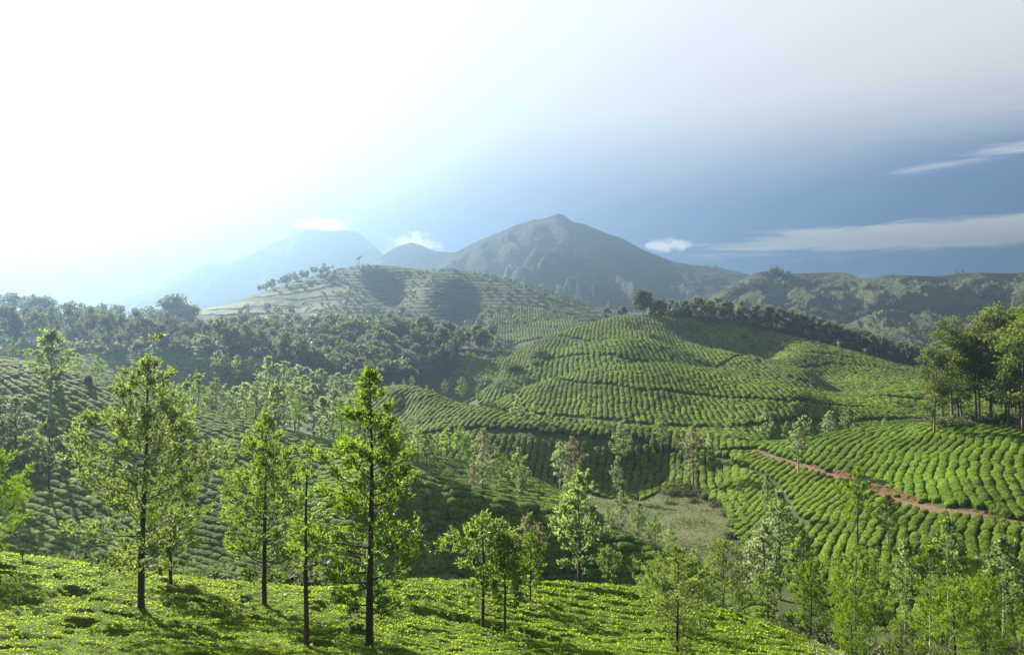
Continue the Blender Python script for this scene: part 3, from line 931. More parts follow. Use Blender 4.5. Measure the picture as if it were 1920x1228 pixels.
# long ridge from the left, rows along the contour
Bx = rows(-25, 125, 108, 1.35, 1.15, 65, 165, bend=-0.0012, wob=1.0, seed=9, wl=14)
B_left = plant(*Bx, reg([-450, 0, 300, 600, 750, 1037, 1100, 1293, 1440], [104, 103, 103, 103, 101, 99, 97, 90, 80], [165, 165, 163, 158, 158, 144, 126, 107, 94]), 1.35, 1.15, 0.72, over=2.0)
# round hill
Bx = rows(40, 245, 4, 1.6, 0.95, 95, 70, fan=0.004, wob=0.6, seed=11)
B_hill = plant(*Bx, reg([900, 910, 960, 1000, 1100, 1230, 1400, 1560, 1700, 1990], [240, 238, 226, 212, 202, 198, 196, 198, 200, 200], [264, 268, 276, 281, 284, 282, 275, 264, 285, 302]), 1.6, 0.95, 0.8, over=1.95)
Bx = rows(35, 340, 2, 2.0, 1.5, 70, 30, fan=0.004, wob=0.6, seed=13)
B_lobe = plant(*Bx, reg([900, 950, 1000, 1160, 1345, 1400], [300, 305, 300, 298, 298, 300], [352, 368, 372, 362, 352, 320]), 2.0, 1.5, 1.0)
Bx = rows(90, 410, 3, 2.1, 1.7, 95, 90, fan=0.002, wob=0.5, seed=15)
B_far = plant(*Bx, reg([930, 960, 1060, 1345, 1440, 1560, 1770], [372, 375, 372, 345, 292, 264, 285], [440, 446, 452, 466, 460, 446, 408]), 2.1, 1.7, 1.0)
Bx = rows(-110, 270, 95, 2.3, 2.1, 45, 75, wob=0.6, seed=17)
B_shade = plant(*Bx, reg([-200, 250, 420, 640], [195, 205, 215, 245], [338, 340, 340, 325]), 2.3, 2.1, 0.9)
Bx = rows(-12, 370, 20, 2.1, 1.7, 40, 50, wob=0.6, seed=19)
B_wood = plant(*Bx, reg([740, 800, 880, 930, 1000], [322, 322, 322, 322, 322], [372, 385, 430, 402, 366]), 2.1, 1.7, 0.95)
Bx = rows(10, 640, 0, 2.3, 2.4, 40, 40, wob=0.5, seed=21)
B_terr = plant(*Bx, reg([905, 940, 1000, 1060, 1100], [596, 596, 596, 596, 596], [664, 690, 690, 670, 640]), 2.3, 2.4, 1.0)

# the largest separate bushes stand as single objects on the lower right slope
_rank = B_low['Y'] / B_low['sx'] ** 0.5
_px = CX + F_PX * B_low['X'] / B_low['Y']
_py = CY - F_PX * (B_low['Z'] + 0.5) / B_low['Y']
_rank = np.where((_px < 1925) & (_py < 1222), _rank, 1e9)
single = np.zeros(B_low['n'], bool)
single[np.argsort(_rank)[:300]] = True
_rs = np.random.default_rng(77)
merge('tea_bushes', B_low, SHAPES['near'], M['tea'], 'rows of rounded tea bushes on the lower right slope below the red road', _rs, ~single)
merge('tea_bushes', B_up, SHAPES['near'], M['tea'], 'tea bushes in slanting rows on the right slope above the red road', _rs)
merge('tea_bushes', B_mid, SHAPES['mid'], M['tea'], 'tea bushes on the half shaded face below the middle track', _rs)
merge('tea_bushes', B_left, SHAPES['left'], M['tea'], 'tea bushes in level bands on the long ridge running down from the left', _rs)
merge('tea_bushes', B_hill, SHAPES['hill'], M['tea'], 'tea bushes in upright rows over the round sunlit hill', _rs)
merge('tea_bushes', B_lobe, SHAPES['far'], M['tea_far'], 'tea bushes on the second round hill just behind the large one', _rs)
merge('tea_bushes', B_far, SHAPES['far'], M['tea_far'], 'tea bushes on the far broad hill below the long row of trees', _rs)
merge('tea_bushes', B_shade, SHAPES['tiny'], M['tea_far'], 'tea bushes on the small shaded hill at left before the tall trees', _rs)
merge('tea_bushes', B_wood, SHAPES['tiny'], M['tea_far'], 'tea bushes on the dark shaded slope right of the woodland', _rs)
merge('tea_bushes', B_terr, SHAPES['tiny'], M['tea_far'], 'pale tea bushes at the foot of the terraced hill', _rs)


def single_bushes():
    protos = []
    for k, (V, Q, T) in enumerate(SHAPES['near']):
        o = mesh_np('tea_bush', V, [Q, T], M['tea'])
        protos.append(o)
    used = set()
    for i in np.nonzero(single)[0]:
        k = int(_rs.integers(0, len(protos)))
        src = protos[k]
        if k in used:
            o = src.copy(); COL.objects.link(o)
        else:
            o = src; used.add(k)
        nrm = Vector((-B_low['gx'][i], -B_low['gy'][i], 1)).normalized()
        q = Vector((0, 0, 1)).rotation_difference(nrm).to_matrix().to_4x4()
        from mathutils import Matrix
        o.matrix_world = Matrix.Translation((B_low['X'][i], B_low['Y'][i], B_low['Z'][i])) @ q @ Matrix.Rotation(B_low['ang'][i], 4, 'Z') @ Matrix.Diagonal((B_low['sx'][i], B_low['sy'][i], B_low['sz'][i], 1))
        tag(o, 'rounded green tea bush in the lower rows of the right slope below the road', 'tea bush', 'single tea bushes low on the right slope')
    for k, o in enumerate(protos):
        if k not in used:
            bpy.data.objects.remove(o)


single_bushes()


def tea_carpet():
    """the near slope: one plucked table of tea, with trench paths, and its shoots"""
    P1 = polyline([(640, 1132), (709, 1149), (782, 1167), (855, 1185), (965, 1207), (1037, 1225), (1060, 1232)], 28, 58)
    P2 = polyline([(985, 1112), (1001, 1116), (1100, 1128), (1202, 1143), (1240, 1149)], 35, 58)
    P3 = polyline([(1330, 1150), (1380, 1172), (1420, 1198), (1470, 1218), (1500, 1232)], 35, 58)
    P4 = polyline([(770, 1098), (830, 1106), (870, 1110)], 40, 58)
    tr = [(P1, 0.42), (P2, 0.36), (P3, 0.42), (P4, 0.25)]
    def height(X, Y):
        px = CX + F_PX * X / Y
        right = np.clip((px - 640) / 250, 0, 1)
        h = 0.85 + 0.20 * fbm(X / 1.3, Y / 1.3, 3, 61) + 0.07 * fbm(X / 0.35, Y / 0.35, 2, 63)
        u = (Y + 0.25 * X + 0.7 * fbm(X / 5, Y / 5, 2, 65))
        h = h - right * 0.40 * np.clip(np.sin(u * 2 * math.pi / 1.15) * 1.6 - 0.75 + 0.7 * noise2(X / 0.8, Y / 2.5, 66), 0, 1)
        h = h - (1 - right) * 0.42 * np.clip(fbm(X / 1.9 + 9, Y / 1.2, 3, 67) * 3.2 - 0.35, 0, 1)
        for pl, hw in tr:
            d = dist_to(X, Y, pl) + 0.15 * noise2(X / 0.6, Y / 0.6, 69)
            h = h - 0.80 * np.clip((hw + 0.12 - d) / 0.16, 0, 1)
        return h
    crest_px = [-400, 0, 200, 400, 600, 780, 900, 1040, 1180, 1300, 1420, 1500, 1600, 1750]
    crest_y = [56, 57, 57, 57, 59, 63, 64, 65, 65, 63, 59, 55, 52, 48]
    ph = np.arange(-37, 26, 0.18); lr = np.arange(math.log(18), math.log(70), 0.004)
    gp, gl = np.meshgrid(np.radians(ph), lr, indexing='ij')
    X = np.exp(gl) * np.sin(gp); Y = np.exp(gl) * np.cos(gp)
    px = CX + F_PX * X / Y
    keep = Y < np.interp(px, crest_px, crest_y) + 0.5 * noise2(X, Y, 71)
    keep &= px < 1740 - (Y - 30) * 6
    h = height(X, Y)
    # the table ends in a rounded side wall
    edge = np.minimum(np.interp(px, crest_px, crest_y) - Y, (1740 - (Y - 30) * 6 - px) * Y / F_PX)
    h = h * np.clip(0.15 + edge / 0.7, 0.05, 1)
    Z = gz(X, Y) + h
    n, m = X.shape
    i, j = np.nonzero(keep[:-1, :-1] & keep[1:, :-1] & keep[:-1, 1:] & keep[1:, 1:])
    Fq = np.stack([i * m + j, i * m + j + 1, (i + 1) * m + j + 1, (i + 1) * m + j], 1)[:, ::-1]
    used = np.unique(Fq); remap = np.full(n * m, -1); remap[used] = np.arange(len(used))
    Vt = np.stack([X, Y, Z], -1).reshape(-1, 3)[used]
    o = mesh_np('tea_table', Vt, [remap[Fq]], M['tea_floor'])
    tag(o, 'bright plucked tea covering the near slope along the bottom', 'tea bushes', kind='stuff')
    # shoots
    r_ = np.random.default_rng(5)
    N = 185000
    p = np.radians(r_.uniform(-37.5, 25, N)); l = np.exp(r_.uniform(math.log(20), math.log(68), N))
    X = l * np.sin(p); Y = l * np.cos(p); px = CX + F_PX * X / Y
    edge = np.minimum(np.interp(px, crest_px, crest_y) - Y, (1740 - (Y - 30) * 6 - px) * Y / F_PX)
    hh = height(X, Y)
    k = (edge > 0.12) & (hh > 0.25)
    X, Y, edge, hh, l = X[k], Y[k], edge[k], hh[k], l[k]
    Z = gz(X, Y) + hh * np.clip(0.15 + edge / 0.7, 0.05, 1) - 0.02
    n = len(X)
    a = r_.uniform(0, 2 * math.pi, n); up = r_.uniform(0.15, 1.3, n)
    d = np.stack([np.cos(a), np.sin(a), up], -1); d /= np.linalg.norm(d, axis=1)[:, None]
    s = np.cross(d, r_.normal(0, 1, (n, 3))); s /= np.linalg.norm(s, axis=1)[:, None]
    L = r_.uniform(0.065, 0.135, n)[:, None] * np.clip(l / 38, 0.75, 1.35)[:, None]; W = L * 0.24
    b = np.stack([X, Y, Z], -1)
    V = np.stack([b, b + d * L * .45 + s * W, b + d * L, b + d * L * .45 - s * W], 1).reshape(-1, 3)
    o2 = mesh_np('shoots', V, [np.arange(4 * n).reshape(-1, 4)], M['tea_near'], smooth=False, parent=o)
    o2['kind'] = 'stuff'


tea_carpet()


# ---------------------------------------------------------------- the red road with its cut bank
def ribbon(name, pl, half, off, mat, step=0.6, seed=1, wob=0.25):
    t = np.concatenate([[0], np.cumsum(np.hypot(*np.diff(pl, axis=0).T))])
    u = np.arange(0, t[-1], step)
    x = np.interp(u, t, pl[:, 0]); y = np.interp(u, t, pl[:, 1])
    dx = np.gradient(x); dy = np.gradient(y); L = np.hypot(dx, dy); nx, ny = -dy / L, dx / L
    V = []
    for k, f in enumerate((-1, -0.5, 0, 0.5, 1)):
        hw = half * f + wob * noise2(u / 2.0, np.full_like(u, k * 3.1), seed) * (abs(f) > 0.9)
        X = x + nx * hw; Y = y + ny * hw
        V.append(np.stack([X, Y, gz(X, Y) + off + 0.04 * fbm(X, Y, 3, seed)], -1))
    V = np.stack(V, 1); n = len(u)
    i = np.arange(n - 1)[:, None]; j = np.arange(4)[None]
    Fq = np.stack([i * 5 + j, (i + 1) * 5 + j, (i + 1) * 5 + j + 1, i * 5 + j + 1], -1).reshape(-1, 4)
    return tag(mesh_np(name, V.reshape(-1, 3), [Fq], mat), kind='structure'), (x, y, nx, ny, u)


_o, (rx, ry, rnx, rny, ru) = ribbon('dirt_road', ROAD, 0.95, 0.10, M['road'])


def cut_bank():
    side = np.where(rny > 0, 1.0, -1.0)              # uphill is away from the viewer
    px = CX + F_PX * rx / ry
    hgt = np.interp(px, [1405, 1440, 1500, 1560, 1600, 1640, 1690, 1720, 1760, 1830, 1860], [0.1, 0.25, 0.45, 0.9, 1.3, 1.0, 1.3, 0.35, 0.15, 0.35, 0.1])
    hgt = hgt * (1 + 0.45 * noise2(ru / 1.1, ru * 0, 5)) + 0.12 * noise2(ru / 0.45, ru * 0, 6)
    V = []
    m = 7
    for k in range(m):
        f = k / (m - 1)
        o = 1.0 + 0.55 * f ** 0.7 + 0.28 * noise2(ru / 0.7, np.full_like(ru, f * 2.7), 8) * math.sin(math.pi * min(f * 1.1, 1))
        if k == m - 1:
            o = o + 0.5
        X = rx + rnx * side * o; Y = ry + rny * side * o
        z = gz(rx + rnx * side * 1.0, ry + rny * side * 1.0) + hgt * min(f * 1.15, 1) - 0.03
        V.append(np.stack([X, Y, z], -1))
    V = np.stack(V, 1); n = len(ru)
    i = np.arange(n - 1)[:, None]; j = np.arange(m - 1)[None]
    Fq = np.stack([i * m + j, (i + 1) * m + j, (i + 1) * m + j + 1, i * m + j + 1], -1).reshape(-1, 4)
    tag(mesh_np('road_bank', V.reshape(-1, 3), [Fq], M['bank'], smooth=False), kind='structure')


cut_bank()

# pale fields on the left flank of the terraced hill
for k, pts in enumerate((
    [(560, 552), (600, 545), (662, 536), (655, 558), (585, 559), (530, 562), (500, 560)],
    [(586, 571), (650, 563), (646, 583), (578, 585)],
    [(575, 589), (644, 587), (636, 610), (570, 610)],
    [(420, 574), (480, 565), (546, 564), (582, 563), (578, 568), (520, 574), (440, 580), (380, 585), (350, 585)],
    [(350, 588), (440, 583), (520, 577), (580, 574), (574, 585), (510, 588), (420, 593), (360, 592)],
    [(400, 597), (450, 594), (520, 592), (568, 590), (564, 606), (470, 606), (410, 606)],
    [(510, 549), (560, 541), (600, 536), (660, 533), (600, 542), (556, 549), (490, 558), (440, 566), (470, 558)],
    [(915, 596), (960, 590), (1010, 592), (1000, 604), (940, 607)],
)):
    poly = np.array([on_ground(x, y, 600, 790)[:2] for x, y in pts])
    drape('field', poly, 0.5, 2.0, M['field'], 1.5, 30 + k)
# ---------------------------------------------------------------- trees
M['bark'] = bark_mat('dark_bark', (0.035, 0.026, 0.020), (0.075, 0.055, 0.042), 9)
M['bark_pale'] = bark_mat('pale_bark', (0.42, 0.38, 0.32), (0.24, 0.21, 0.17), 4)
M['bark_gum'] = bark_mat('gum_bark', (0.16, 0.13, 0.10), (0.07, 0.055, 0.045), 2)
M['oak'] = leaf_mat('oak_leaf', (0.045, 0.085, 0.014), (0.085, 0.135, 0.026), (0.20, 0.315, 0.026), 0.52, 0.45, 0.20, accent=(0.16, 0.15, 0.03), obj_var=0.18)
M['oak_grey'] = leaf_mat('oak_leaf_grey', (0.068, 0.105, 0.032), (0.112, 0.150, 0.056), (0.24, 0.35, 0.08), 0.56, 0.55, 0.18, accent=(0.16, 0.12, 0.06), obj_var=0.45)
M['oak_brown'] = leaf_mat('oak_leaf_brown', (0.095, 0.095, 0.042), (0.130, 0.130, 0.065), (0.24, 0.24, 0.10), 0.52, 0.55, 0.15, obj_var=0.3)
M['gum'] = leaf_mat('gum_leaf', (0.046, 0.060, 0.028), (0.078, 0.092, 0.048), (0.125, 0.16, 0.06), 0.48, 0.55, 0.12, obj_var=0.35)
M['gum_near'] = leaf_mat('gum_leaf_near', (0.046, 0.072, 0.014), (0.080, 0.108, 0.022), (0.14, 0.20, 0.022), 0.48, 0.55, 0.15, accent=(0.17, 0.14, 0.02), obj_var=0.25)
M['shrub'] = leaf_mat('shrub_leaf', (0.050, 0.065, 0.026), (0.095, 0.100, 0.048), (0.12, 0.16, 0.04), 0.42, 0.6, 0.15, accent=(0.10, 0.075, 0.045), obj_var=0.5)
M['frond'] = leaf_mat('silvery_frond', (0.24, 0.27, 0.17), (0.33, 0.35, 0.25), (0.18, 0.22, 0.08), 0.30, 0.4, 0.4, obj_var=0.1)


class Tubes:
    def __init__(self):
        self.V = []; self.F = []; self.n = 0

    def add(self, pts, rad, seg=5):
        pts = np.asarray(pts, float); k = len(pts)
        d = np.gradient(pts, axis=0); d /= np.linalg.norm(d, axis=1)[:, None] + 1e-9
        ref = np.where(np.abs(d[:, 2:3]) > 0.9, np.array([[1.0, 0, 0]]), np.array([[0, 0, 1.0]]))
        u = np.cross(d, ref); u /= np.linalg.norm(u, axis=1)[:, None] + 1e-9
        v = np.cross(d, u)
        a = np.linspace(0, 2 * math.pi, seg, endpoint=False)
        ring = pts[:, None] + np.asarray(rad, float)[:, None, None] * (np.cos(a)[None, :, None] * u[:, None] + np.sin(a)[None, :, None] * v[:, None])
        i = np.arange(k - 1)[:, None]; j = np.arange(seg)[None]; j2 = (j + 1) % seg
        f = np.stack([i * seg + j, i * seg + j2, (i + 1) * seg + j2, (i + 1) * seg + j], -1).reshape(-1, 4) + self.n
        self.V.append(ring.reshape(-1, 3)); self.F.append(f); self.n += k * seg

    def mesh(self, name, mat):
        return mesh_np(name, np.concatenate(self.V), [np.concatenate(self.F)], mat)


def leaf_quads(p, d, L, W, r_):
    d = d / (np.linalg.norm(d, axis=1)[:, None] + 1e-9)
    s = np.cross(d, r_.normal(0, 1, d.shape)); s /= np.linalg.norm(s, axis=1)[:, None] + 1e-9
    L = L[:, None]; W = W[:, None]
    sag = np.array([[0, 0, -1.0]]) * L * 0.12
    V = np.stack([p, p + d * L * .45 + s * W, p + d * L + sag, p + d * L * .45 - s * W], 1).reshape(-1, 3)
    return V


def detach(o):
    for c in list(o.users_collection):
        c.objects.unlink(o)
    return o


def oak_proto(seed, h, r, base, limbs, subs, sprays, leaves, ll, lw, mat, bark, widest=0.32, lean=0.0, fill=1.0, spread=1.0, seg=8, dropout=0.12):
    """a silver oak: straight leader, whorled rising limbs, leaf sprays held in tufts at the twig ends"""
    r_ = np.random.default_rng(seed)
    tk = Tubes(); br = Tubes()
    z = np.linspace(0, 1, 12)
    cx = lean * h * z ** 1.5 + 0.012 * h * np.sin(z * 5 + seed) * z; cy = 0.010 * h * np.sin(z * 4 + 2 + seed) * z
    R0 = 0.0135 * h
    rad = R0 * (1 - z) ** 0.8 + 0.012; rad[0] *= 1.25
    tk.add(np.stack([cx, cy, z * h - 0.02 * h * (z == 0)], 1), rad, seg)
    P = []; D = []
    az = r_.uniform(0, 6.28)
    for i in range(limbs):
        f = base + (1 - base) * ((i + r_.uniform(0, 1)) / limbs) ** 0.82
        if f > 0.985:
            f = 0.985
        if r_.uniform() < dropout:
            continue
        q = (f - base) / (1 - base)
        env = r * (min(1, (q / widest + 0.35) / 1.35) if q < widest else (1 - (q - widest) / (1 - widest)) ** 0.95 * 0.96 + 0.04)
        az += 2.399 + r_.normal(0, 0.5)
        L = env * r_.choice([r_.uniform(0.55, 0.85), r_.uniform(0.85, 1.18)])
        el = math.radians(14 + 36 * q + r_.normal(0, 9))
        o = np.array([np.interp(f, z, cx), np.interp(f, z, cy), f * h])
        t = np.linspace(0, 1, 5)
        hx = L * t; hz = L * math.tan(el) * 0.75 * t * (0.65 + 0.5 * t)
        pts = o + np.stack([hx * math.cos(az), hx * math.sin(az), hz], 1)
        pts[1:] += r_.normal(0, 0.02 * L, (4, 3))
        rb = (0.30 * R0 * (1 - f) ** 0.5 + 0.006) * (L / r) ** 0.4
        br.add(pts, rb * (1 - 0.8 * t), 4)
        ld = pts[-1] - pts[-2]; ld /= np.linalg.norm(ld)
        P.append(pts[-1]); D.append(ld)
        nsub = max(2, int(round(subs * min(1.0, L / (0.55 * r)))))
        nspr = max(2, int(round(sprays * min(1.0, 0.35 + L / (0.9 * r)))))
        for k in range(nsub):
            tt = r_.uniform(0.22, 1.0)
            p0 = o + np.array([np.interp(tt, t, pts[:, a] - o[a]) for a in range(3)])
            sa = az + r_.choice([-1, 1]) * r_.uniform(0.35, 1.25)
            sl = env * spread * r_.uniform(0.26, 0.58) * (1.15 - 0.5 * tt)
            sd = np.array([math.cos(sa), math.sin(sa), r_.uniform(0.25, 1.0)]); sd /= np.linalg.norm(sd)
            p1 = p0 + sd * sl
            br.add(np.stack([p0, (p0 + p1) / 2 + r_.normal(0, .03 * sl, 3), p1]), [rb * .4, rb * .3, rb * .12], 3)
            for m in range(nspr):
                P.append(p0 + sd * sl * r_.uniform(0.45, 1.05) + r_.normal(0, 0.05 * env + 0.02, 3)); D.append(sd)
    for m in range(int(limbs * 0.45)):
        f = 0.55 + 0.44 * r_.uniform(0, 1)
        q = (f - base) / (1 - base); a = r_.uniform(0, 6.28)
        rr = r * (1 - q) * r_.uniform(0.1, 0.55) + 0.06
        P.append(np.array([np.interp(f, z, cx) + rr * math.cos(a), np.interp(f, z, cy) + rr * math.sin(a), f * h + rr * 0.5])); D.append(np.array([math.cos(a), math.sin(a), 0.9]))
    # leader tip
    for m in range(4):
        P.append(np.array([cx[-1], cy[-1], h * (1 - 0.02 * m)])); D.append(np.array([0, 0, 1.0]))
    P = np.array(P); D = np.array(D)
    k = r_.uniform(0, 1, len(P)) < fill
    P, D = P[k], D[k]
    n = leaves
    p = np.repeat(P, n, 0) + r_.normal(0, 0.25 * ll, (len(P) * n, 3)); d = np.repeat(D, n, 0) * 0.8 + r_.normal(0, 0.45, (len(P) * n, 3)) + np.array([0, 0, 0.40])
    N = len(p)
    V = leaf_quads(p, d, ll * r_.uniform(0.6, 1.25, N), lw * r_.uniform(0.7, 1.2, N), r_)
    crown = mesh_np('crown', V, [np.arange(4 * N).reshape(-1, 4)], mat, smooth=False)
    trunk = tk.mesh('trunk', bark)
    limbs_o = br.mesh('branches', bark)
    for o in (crown, trunk, limbs_o):
        detach(o)
    return {'h': h, 'trunk': trunk, 'limbs': limbs_o, 'crown': crown}


def gum_proto(seed, h, r, clumps, leaves, ll, lw, mat, bark, base=0.42, flat=0.5, stems=1):
    """a eucalyptus: tall bare stem, steep boughs, foliage in separate flat-topped clumps"""
    r_ = np.random.default_rng(seed)
    tk = Tubes(); br = Tubes(); P = []; S = []
    z = np.linspace(0, 1, 10)
    for sidx in range(stems):
        ox, oy = (0, 0) if sidx == 0 else r_.normal(0, 0.05 * h, 2)
        hh = h * (1 if sidx == 0 else r_.uniform(0.75, 0.95))
        cx = ox + 0.03 * h * np.sin(z * 4 + seed + sidx) * z + r_.normal(0, 0.02) * h * z; cy = oy + 0.03 * h * np.sin(z * 3 + 1 + seed) * z
        R0 = 0.011 * h
        tk.add(np.stack([cx, cy, z * hh * 0.97 - 0.02 * h * (z == 0)], 1), R0 * (1 - 0.9 * z) + 0.01, 7)
        az = r_.uniform(0, 6.28)
        for i in range(max(3, clumps // stems)):
            f = base + (0.97 - base) * r_.uniform(0, 1) ** 0.85
            q = (f - base) / (1 - base)
            env = r * (0.55 + 0.6 * q if q < 0.6 else 0.91 - 1.3 * (q - 0.6)) * r_.uniform(0.35, 1.1)
            az += 2.4 + r_.normal(0, 0.6)
            o = np.array([np.interp(f * 0.9, z, cx), np.interp(f * 0.9, z, cy), f * hh * 0.88])
            e = o + np.array([env * math.cos(az), env * math.sin(az), env * r_.uniform(0.5, 1.3)])
            e[2] = min(e[2], hh * r_.uniform(0.96, 1.0))
            mid = (o + e) / 2 + np.array([0, 0, -0.10 * env])
            br.add(np.stack([o, mid, e]), [R0 * .32, R0 * .22, R0 * .08], 4)
            P.append(e); S.append(r * r_.uniform(0.22, 0.42))
        P.append(np.array([cx[-1], cy[-1], hh * 0.965])); S.append(r * 0.33)
    V = []
    for c, s in zip(P, S):
        n = int(leaves * r_.uniform(0.7, 1.3))
        u = r_.normal(0, 1, (n, 3)); u /= np.linalg.norm(u, axis=1)[:, None]
        rr = s * r_.uniform(0.35, 1.0, n)[:, None] ** 0.5
        p = c + u * rr * np.array([1.0, 1.0, flat]) * (1 + 0.3 * r_.normal(0, 1, (n, 1)))
        d = u * 0.6 + r_.normal(0, 0.6, (n, 3)) + np.array([0, 0, -0.15])
        V.append(leaf_quads(p, d, ll * r_.uniform(0.6, 1.25, n), lw * r_.uniform(0.7, 1.2, n), r_))
    V = np.concatenate(V); N = len(V) // 4
    crown = mesh_np('crown', V, [np.arange(4 * N).reshape(-1, 4)], mat, smooth=False)
    trunk = tk.mesh('trunk', bark); limbs_o = br.mesh('branches', bark)
    for o in (crown, trunk, limbs_o):
        detach(o)
    return {'h': h, 'trunk': trunk, 'limbs': limbs_o, 'crown': crown}


def round_proto(seed, h, r, leaves, ll, lw, mat, bark, base=0.25):
    """a broad dense tree with a lumpy crown"""
    r_ = np.random.default_rng(seed)
    tk = Tubes(); br = Tubes(); V = []
    z = np.linspace(0, 0.75, 6)
    tk.add(np.stack([0.02 * h * np.sin(z * 5), 0 * z, z * h - 0.02 * h * (z == 0)], 1), 0.022 * h * (1 - z), 7)
    for i in range(16):
        az = i * 2.4 + r_.normal(0, .4); q = r_.uniform(0, 1)
        e = np.array([r * 0.72 * math.cos(az) * (1 - q ** 3 * .75), r * 0.72 * math.sin(az) * (1 - q ** 3 * .75), h * (base + 0.15 + (0.72 - base) * q)])
        o = np.array([0, 0, h * (base + 0.25 * q)])
        br.add(np.stack([o, (o + e) / 2, e]), [.008 * h, .006 * h, .002 * h], 4)
        n = leaves // 16; s = r * r_.uniform(0.30, 0.5)
        u = r_.normal(0, 1, (n, 3)); u /= np.linalg.norm(u, axis=1)[:, None]
        p = e + u * s * r_.uniform(0.3, 1, n)[:, None] ** .5 * np.array([1, 1, .75])
        V.append(leaf_quads(p, u * .7 + r_.normal(0, .6, (n, 3)), ll * r_.uniform(.6, 1.25, n), lw * r_.uniform(.7, 1.2, n), r_))
    V = np.concatenate(V); N = len(V) // 4
    crown = mesh_np('crown', V, [np.arange(4 * N).reshape(-1, 4)], mat, smooth=False)
    trunk = tk.mesh('trunk', bark); limbs_o = br.mesh('branches', bark)
    for o in (crown, trunk, limbs_o):
        detach(o)
    return {'h': h, 'trunk': trunk, 'limbs': limbs_o, 'crown': crown}


used_parts = set()


def put_tree(name, proto, px, Y, top, label, cat='tree', group=None, wide=1.0, rz=None, xyz=None, height=None, sink=0.15):
    if xyz is None:
        X, Y, Z = at(px, Y)
    else:
        X, Y, Z = xyz
    Z -= sink
    hgt = height if height is not None else (-(top - CY) / F_PX * Y - Z)
    s = hgt / proto['h']
    rz = rng.uniform(0, 6.28) if rz is None else rz
    e = empty(name, (X, Y, Z), rz, (s * wide, s * wide, s))
    tag(e, label, cat, group)
    def part(key):
        src = proto[key]
        if src.name in used_parts:
            o = src.copy()
        else:
            used_parts.add(src.name); o = src
        COL.objects.link(o)
        return o
    t = part('trunk'); t.parent = e
    l = part('limbs'); l.parent = t
    c = part('crown'); c.parent = e
    return e


OAK = {
    'tall': oak_proto(101, 12, 2.9, 0.12, 80, 8, 6, 7, 0.225, 0.038, M['oak'], M['bark'], 0.22),
    'broad': oak_proto(102, 12, 3.9, 0.17, 68, 9, 6, 7, 0.235, 0.038, M['oak'], M['bark'], 0.33, lean=-0.02),
    'mid': oak_proto(103, 10, 3.0, 0.16, 60, 8, 6, 7, 0.22, 0.038, M['oak'], M['bark'], 0.30),
    'thin': oak_proto(104, 12, 1.9, 0.42, 34, 3, 2, 6, 0.28, 0.045, M['oak'], M['bark'], 0.4, fill=0.7),
    'young': oak_proto(105, 6, 1.5, 0.30, 34, 6, 5, 5, 0.22, 0.042, M['oak'], M['bark'], 0.35),
    'young2': oak_proto(106, 6, 1.7, 0.36, 32, 6, 5, 5, 0.22, 0.042, M['oak'], M['bark'], 0.40),
    'bushy': oak_proto(107, 10, 3.7, 0.10, 66, 9, 6, 7, 0.235, 0.038, M['oak'], M['bark'], 0.45, spread=1.2),
    'bushy2': oak_proto(108, 10, 3.5, 0.12, 60, 9, 6, 7, 0.235, 0.038, M['oak'], M['bark'], 0.50, spread=1.2),
}
for k, (sd, bm) in enumerate(((201, 'bark'), (202, 'bark'), (203, 'bark_pale'), (204, 'bark'))):
    OAK['grey%d' % k] = oak_proto(sd, 9, 2.2, 0.22, 40, 5, 4, 5, 0.36, 0.075, M['oak_grey'], M[bm], 0.35, seg=6)
OAK['lean_grey'] = oak_proto(205, 9, 1.7, 0.34, 34, 4, 2, 6, 0.40, 0.09, M['oak_grey'], M['bark_pale'], 0.35, seg=6)
OAK['green0'] = oak_proto(206, 9, 2.3, 0.20, 40, 5, 4, 5, 0.36, 0.07, M['oak'], M['bark'], 0.35, seg=6)
OAK['green1'] = oak_proto(207, 9, 2.0, 0.30, 36, 5, 4, 5, 0.36, 0.07, M['oak'], M['bark_pale'], 0.40, seg=6)
OAK['brown0'] = oak_proto(208, 9, 2.2, 0.24, 36, 5, 4, 4, 0.38, 0.08, M['oak_brown'], M['bark'], 0.40, seg=6)
for k in range(4):
    OAK['far%d' % k] = oak_proto(220 + k, 9, 2.3 + 0.25 * k, 0.14, 26, 4, 3, 4, 0.62, 0.17, M['oak_grey'], M['bark'], 0.35, seg=5)
GUM = {}
for k in range(4):
    GUM['near%d' % k] = gum_proto(300 + k, 24, 4.8, 46, 115, 0.62, 0.14, M['gum_near'], M['bark_gum'], 0.18, 0.50, stems=(1, 2, 1, 2)[k])
for k in range(5):
    GUM['tall%d' % k] = gum_proto(310 + k, 22, 4.4, 20, 46, 1.25, 0.42, M['gum'], M['bark_gum'], (0.25, 0.42, 0.15, 0.32, 0.22)[k], 0.7)
for k in range(5):
    GUM['wood%d' % k] = gum_proto(320 + k, 15, 3.4, 12, 40, 1.10, 0.42, M['gum'], M['bark_gum'], 0.28, 0.7)
RND = [round_proto(330 + k, 12, 5.0, 1900, 0.95, 0.34, M['gum'], M['bark_gum']) for k in range(2)]


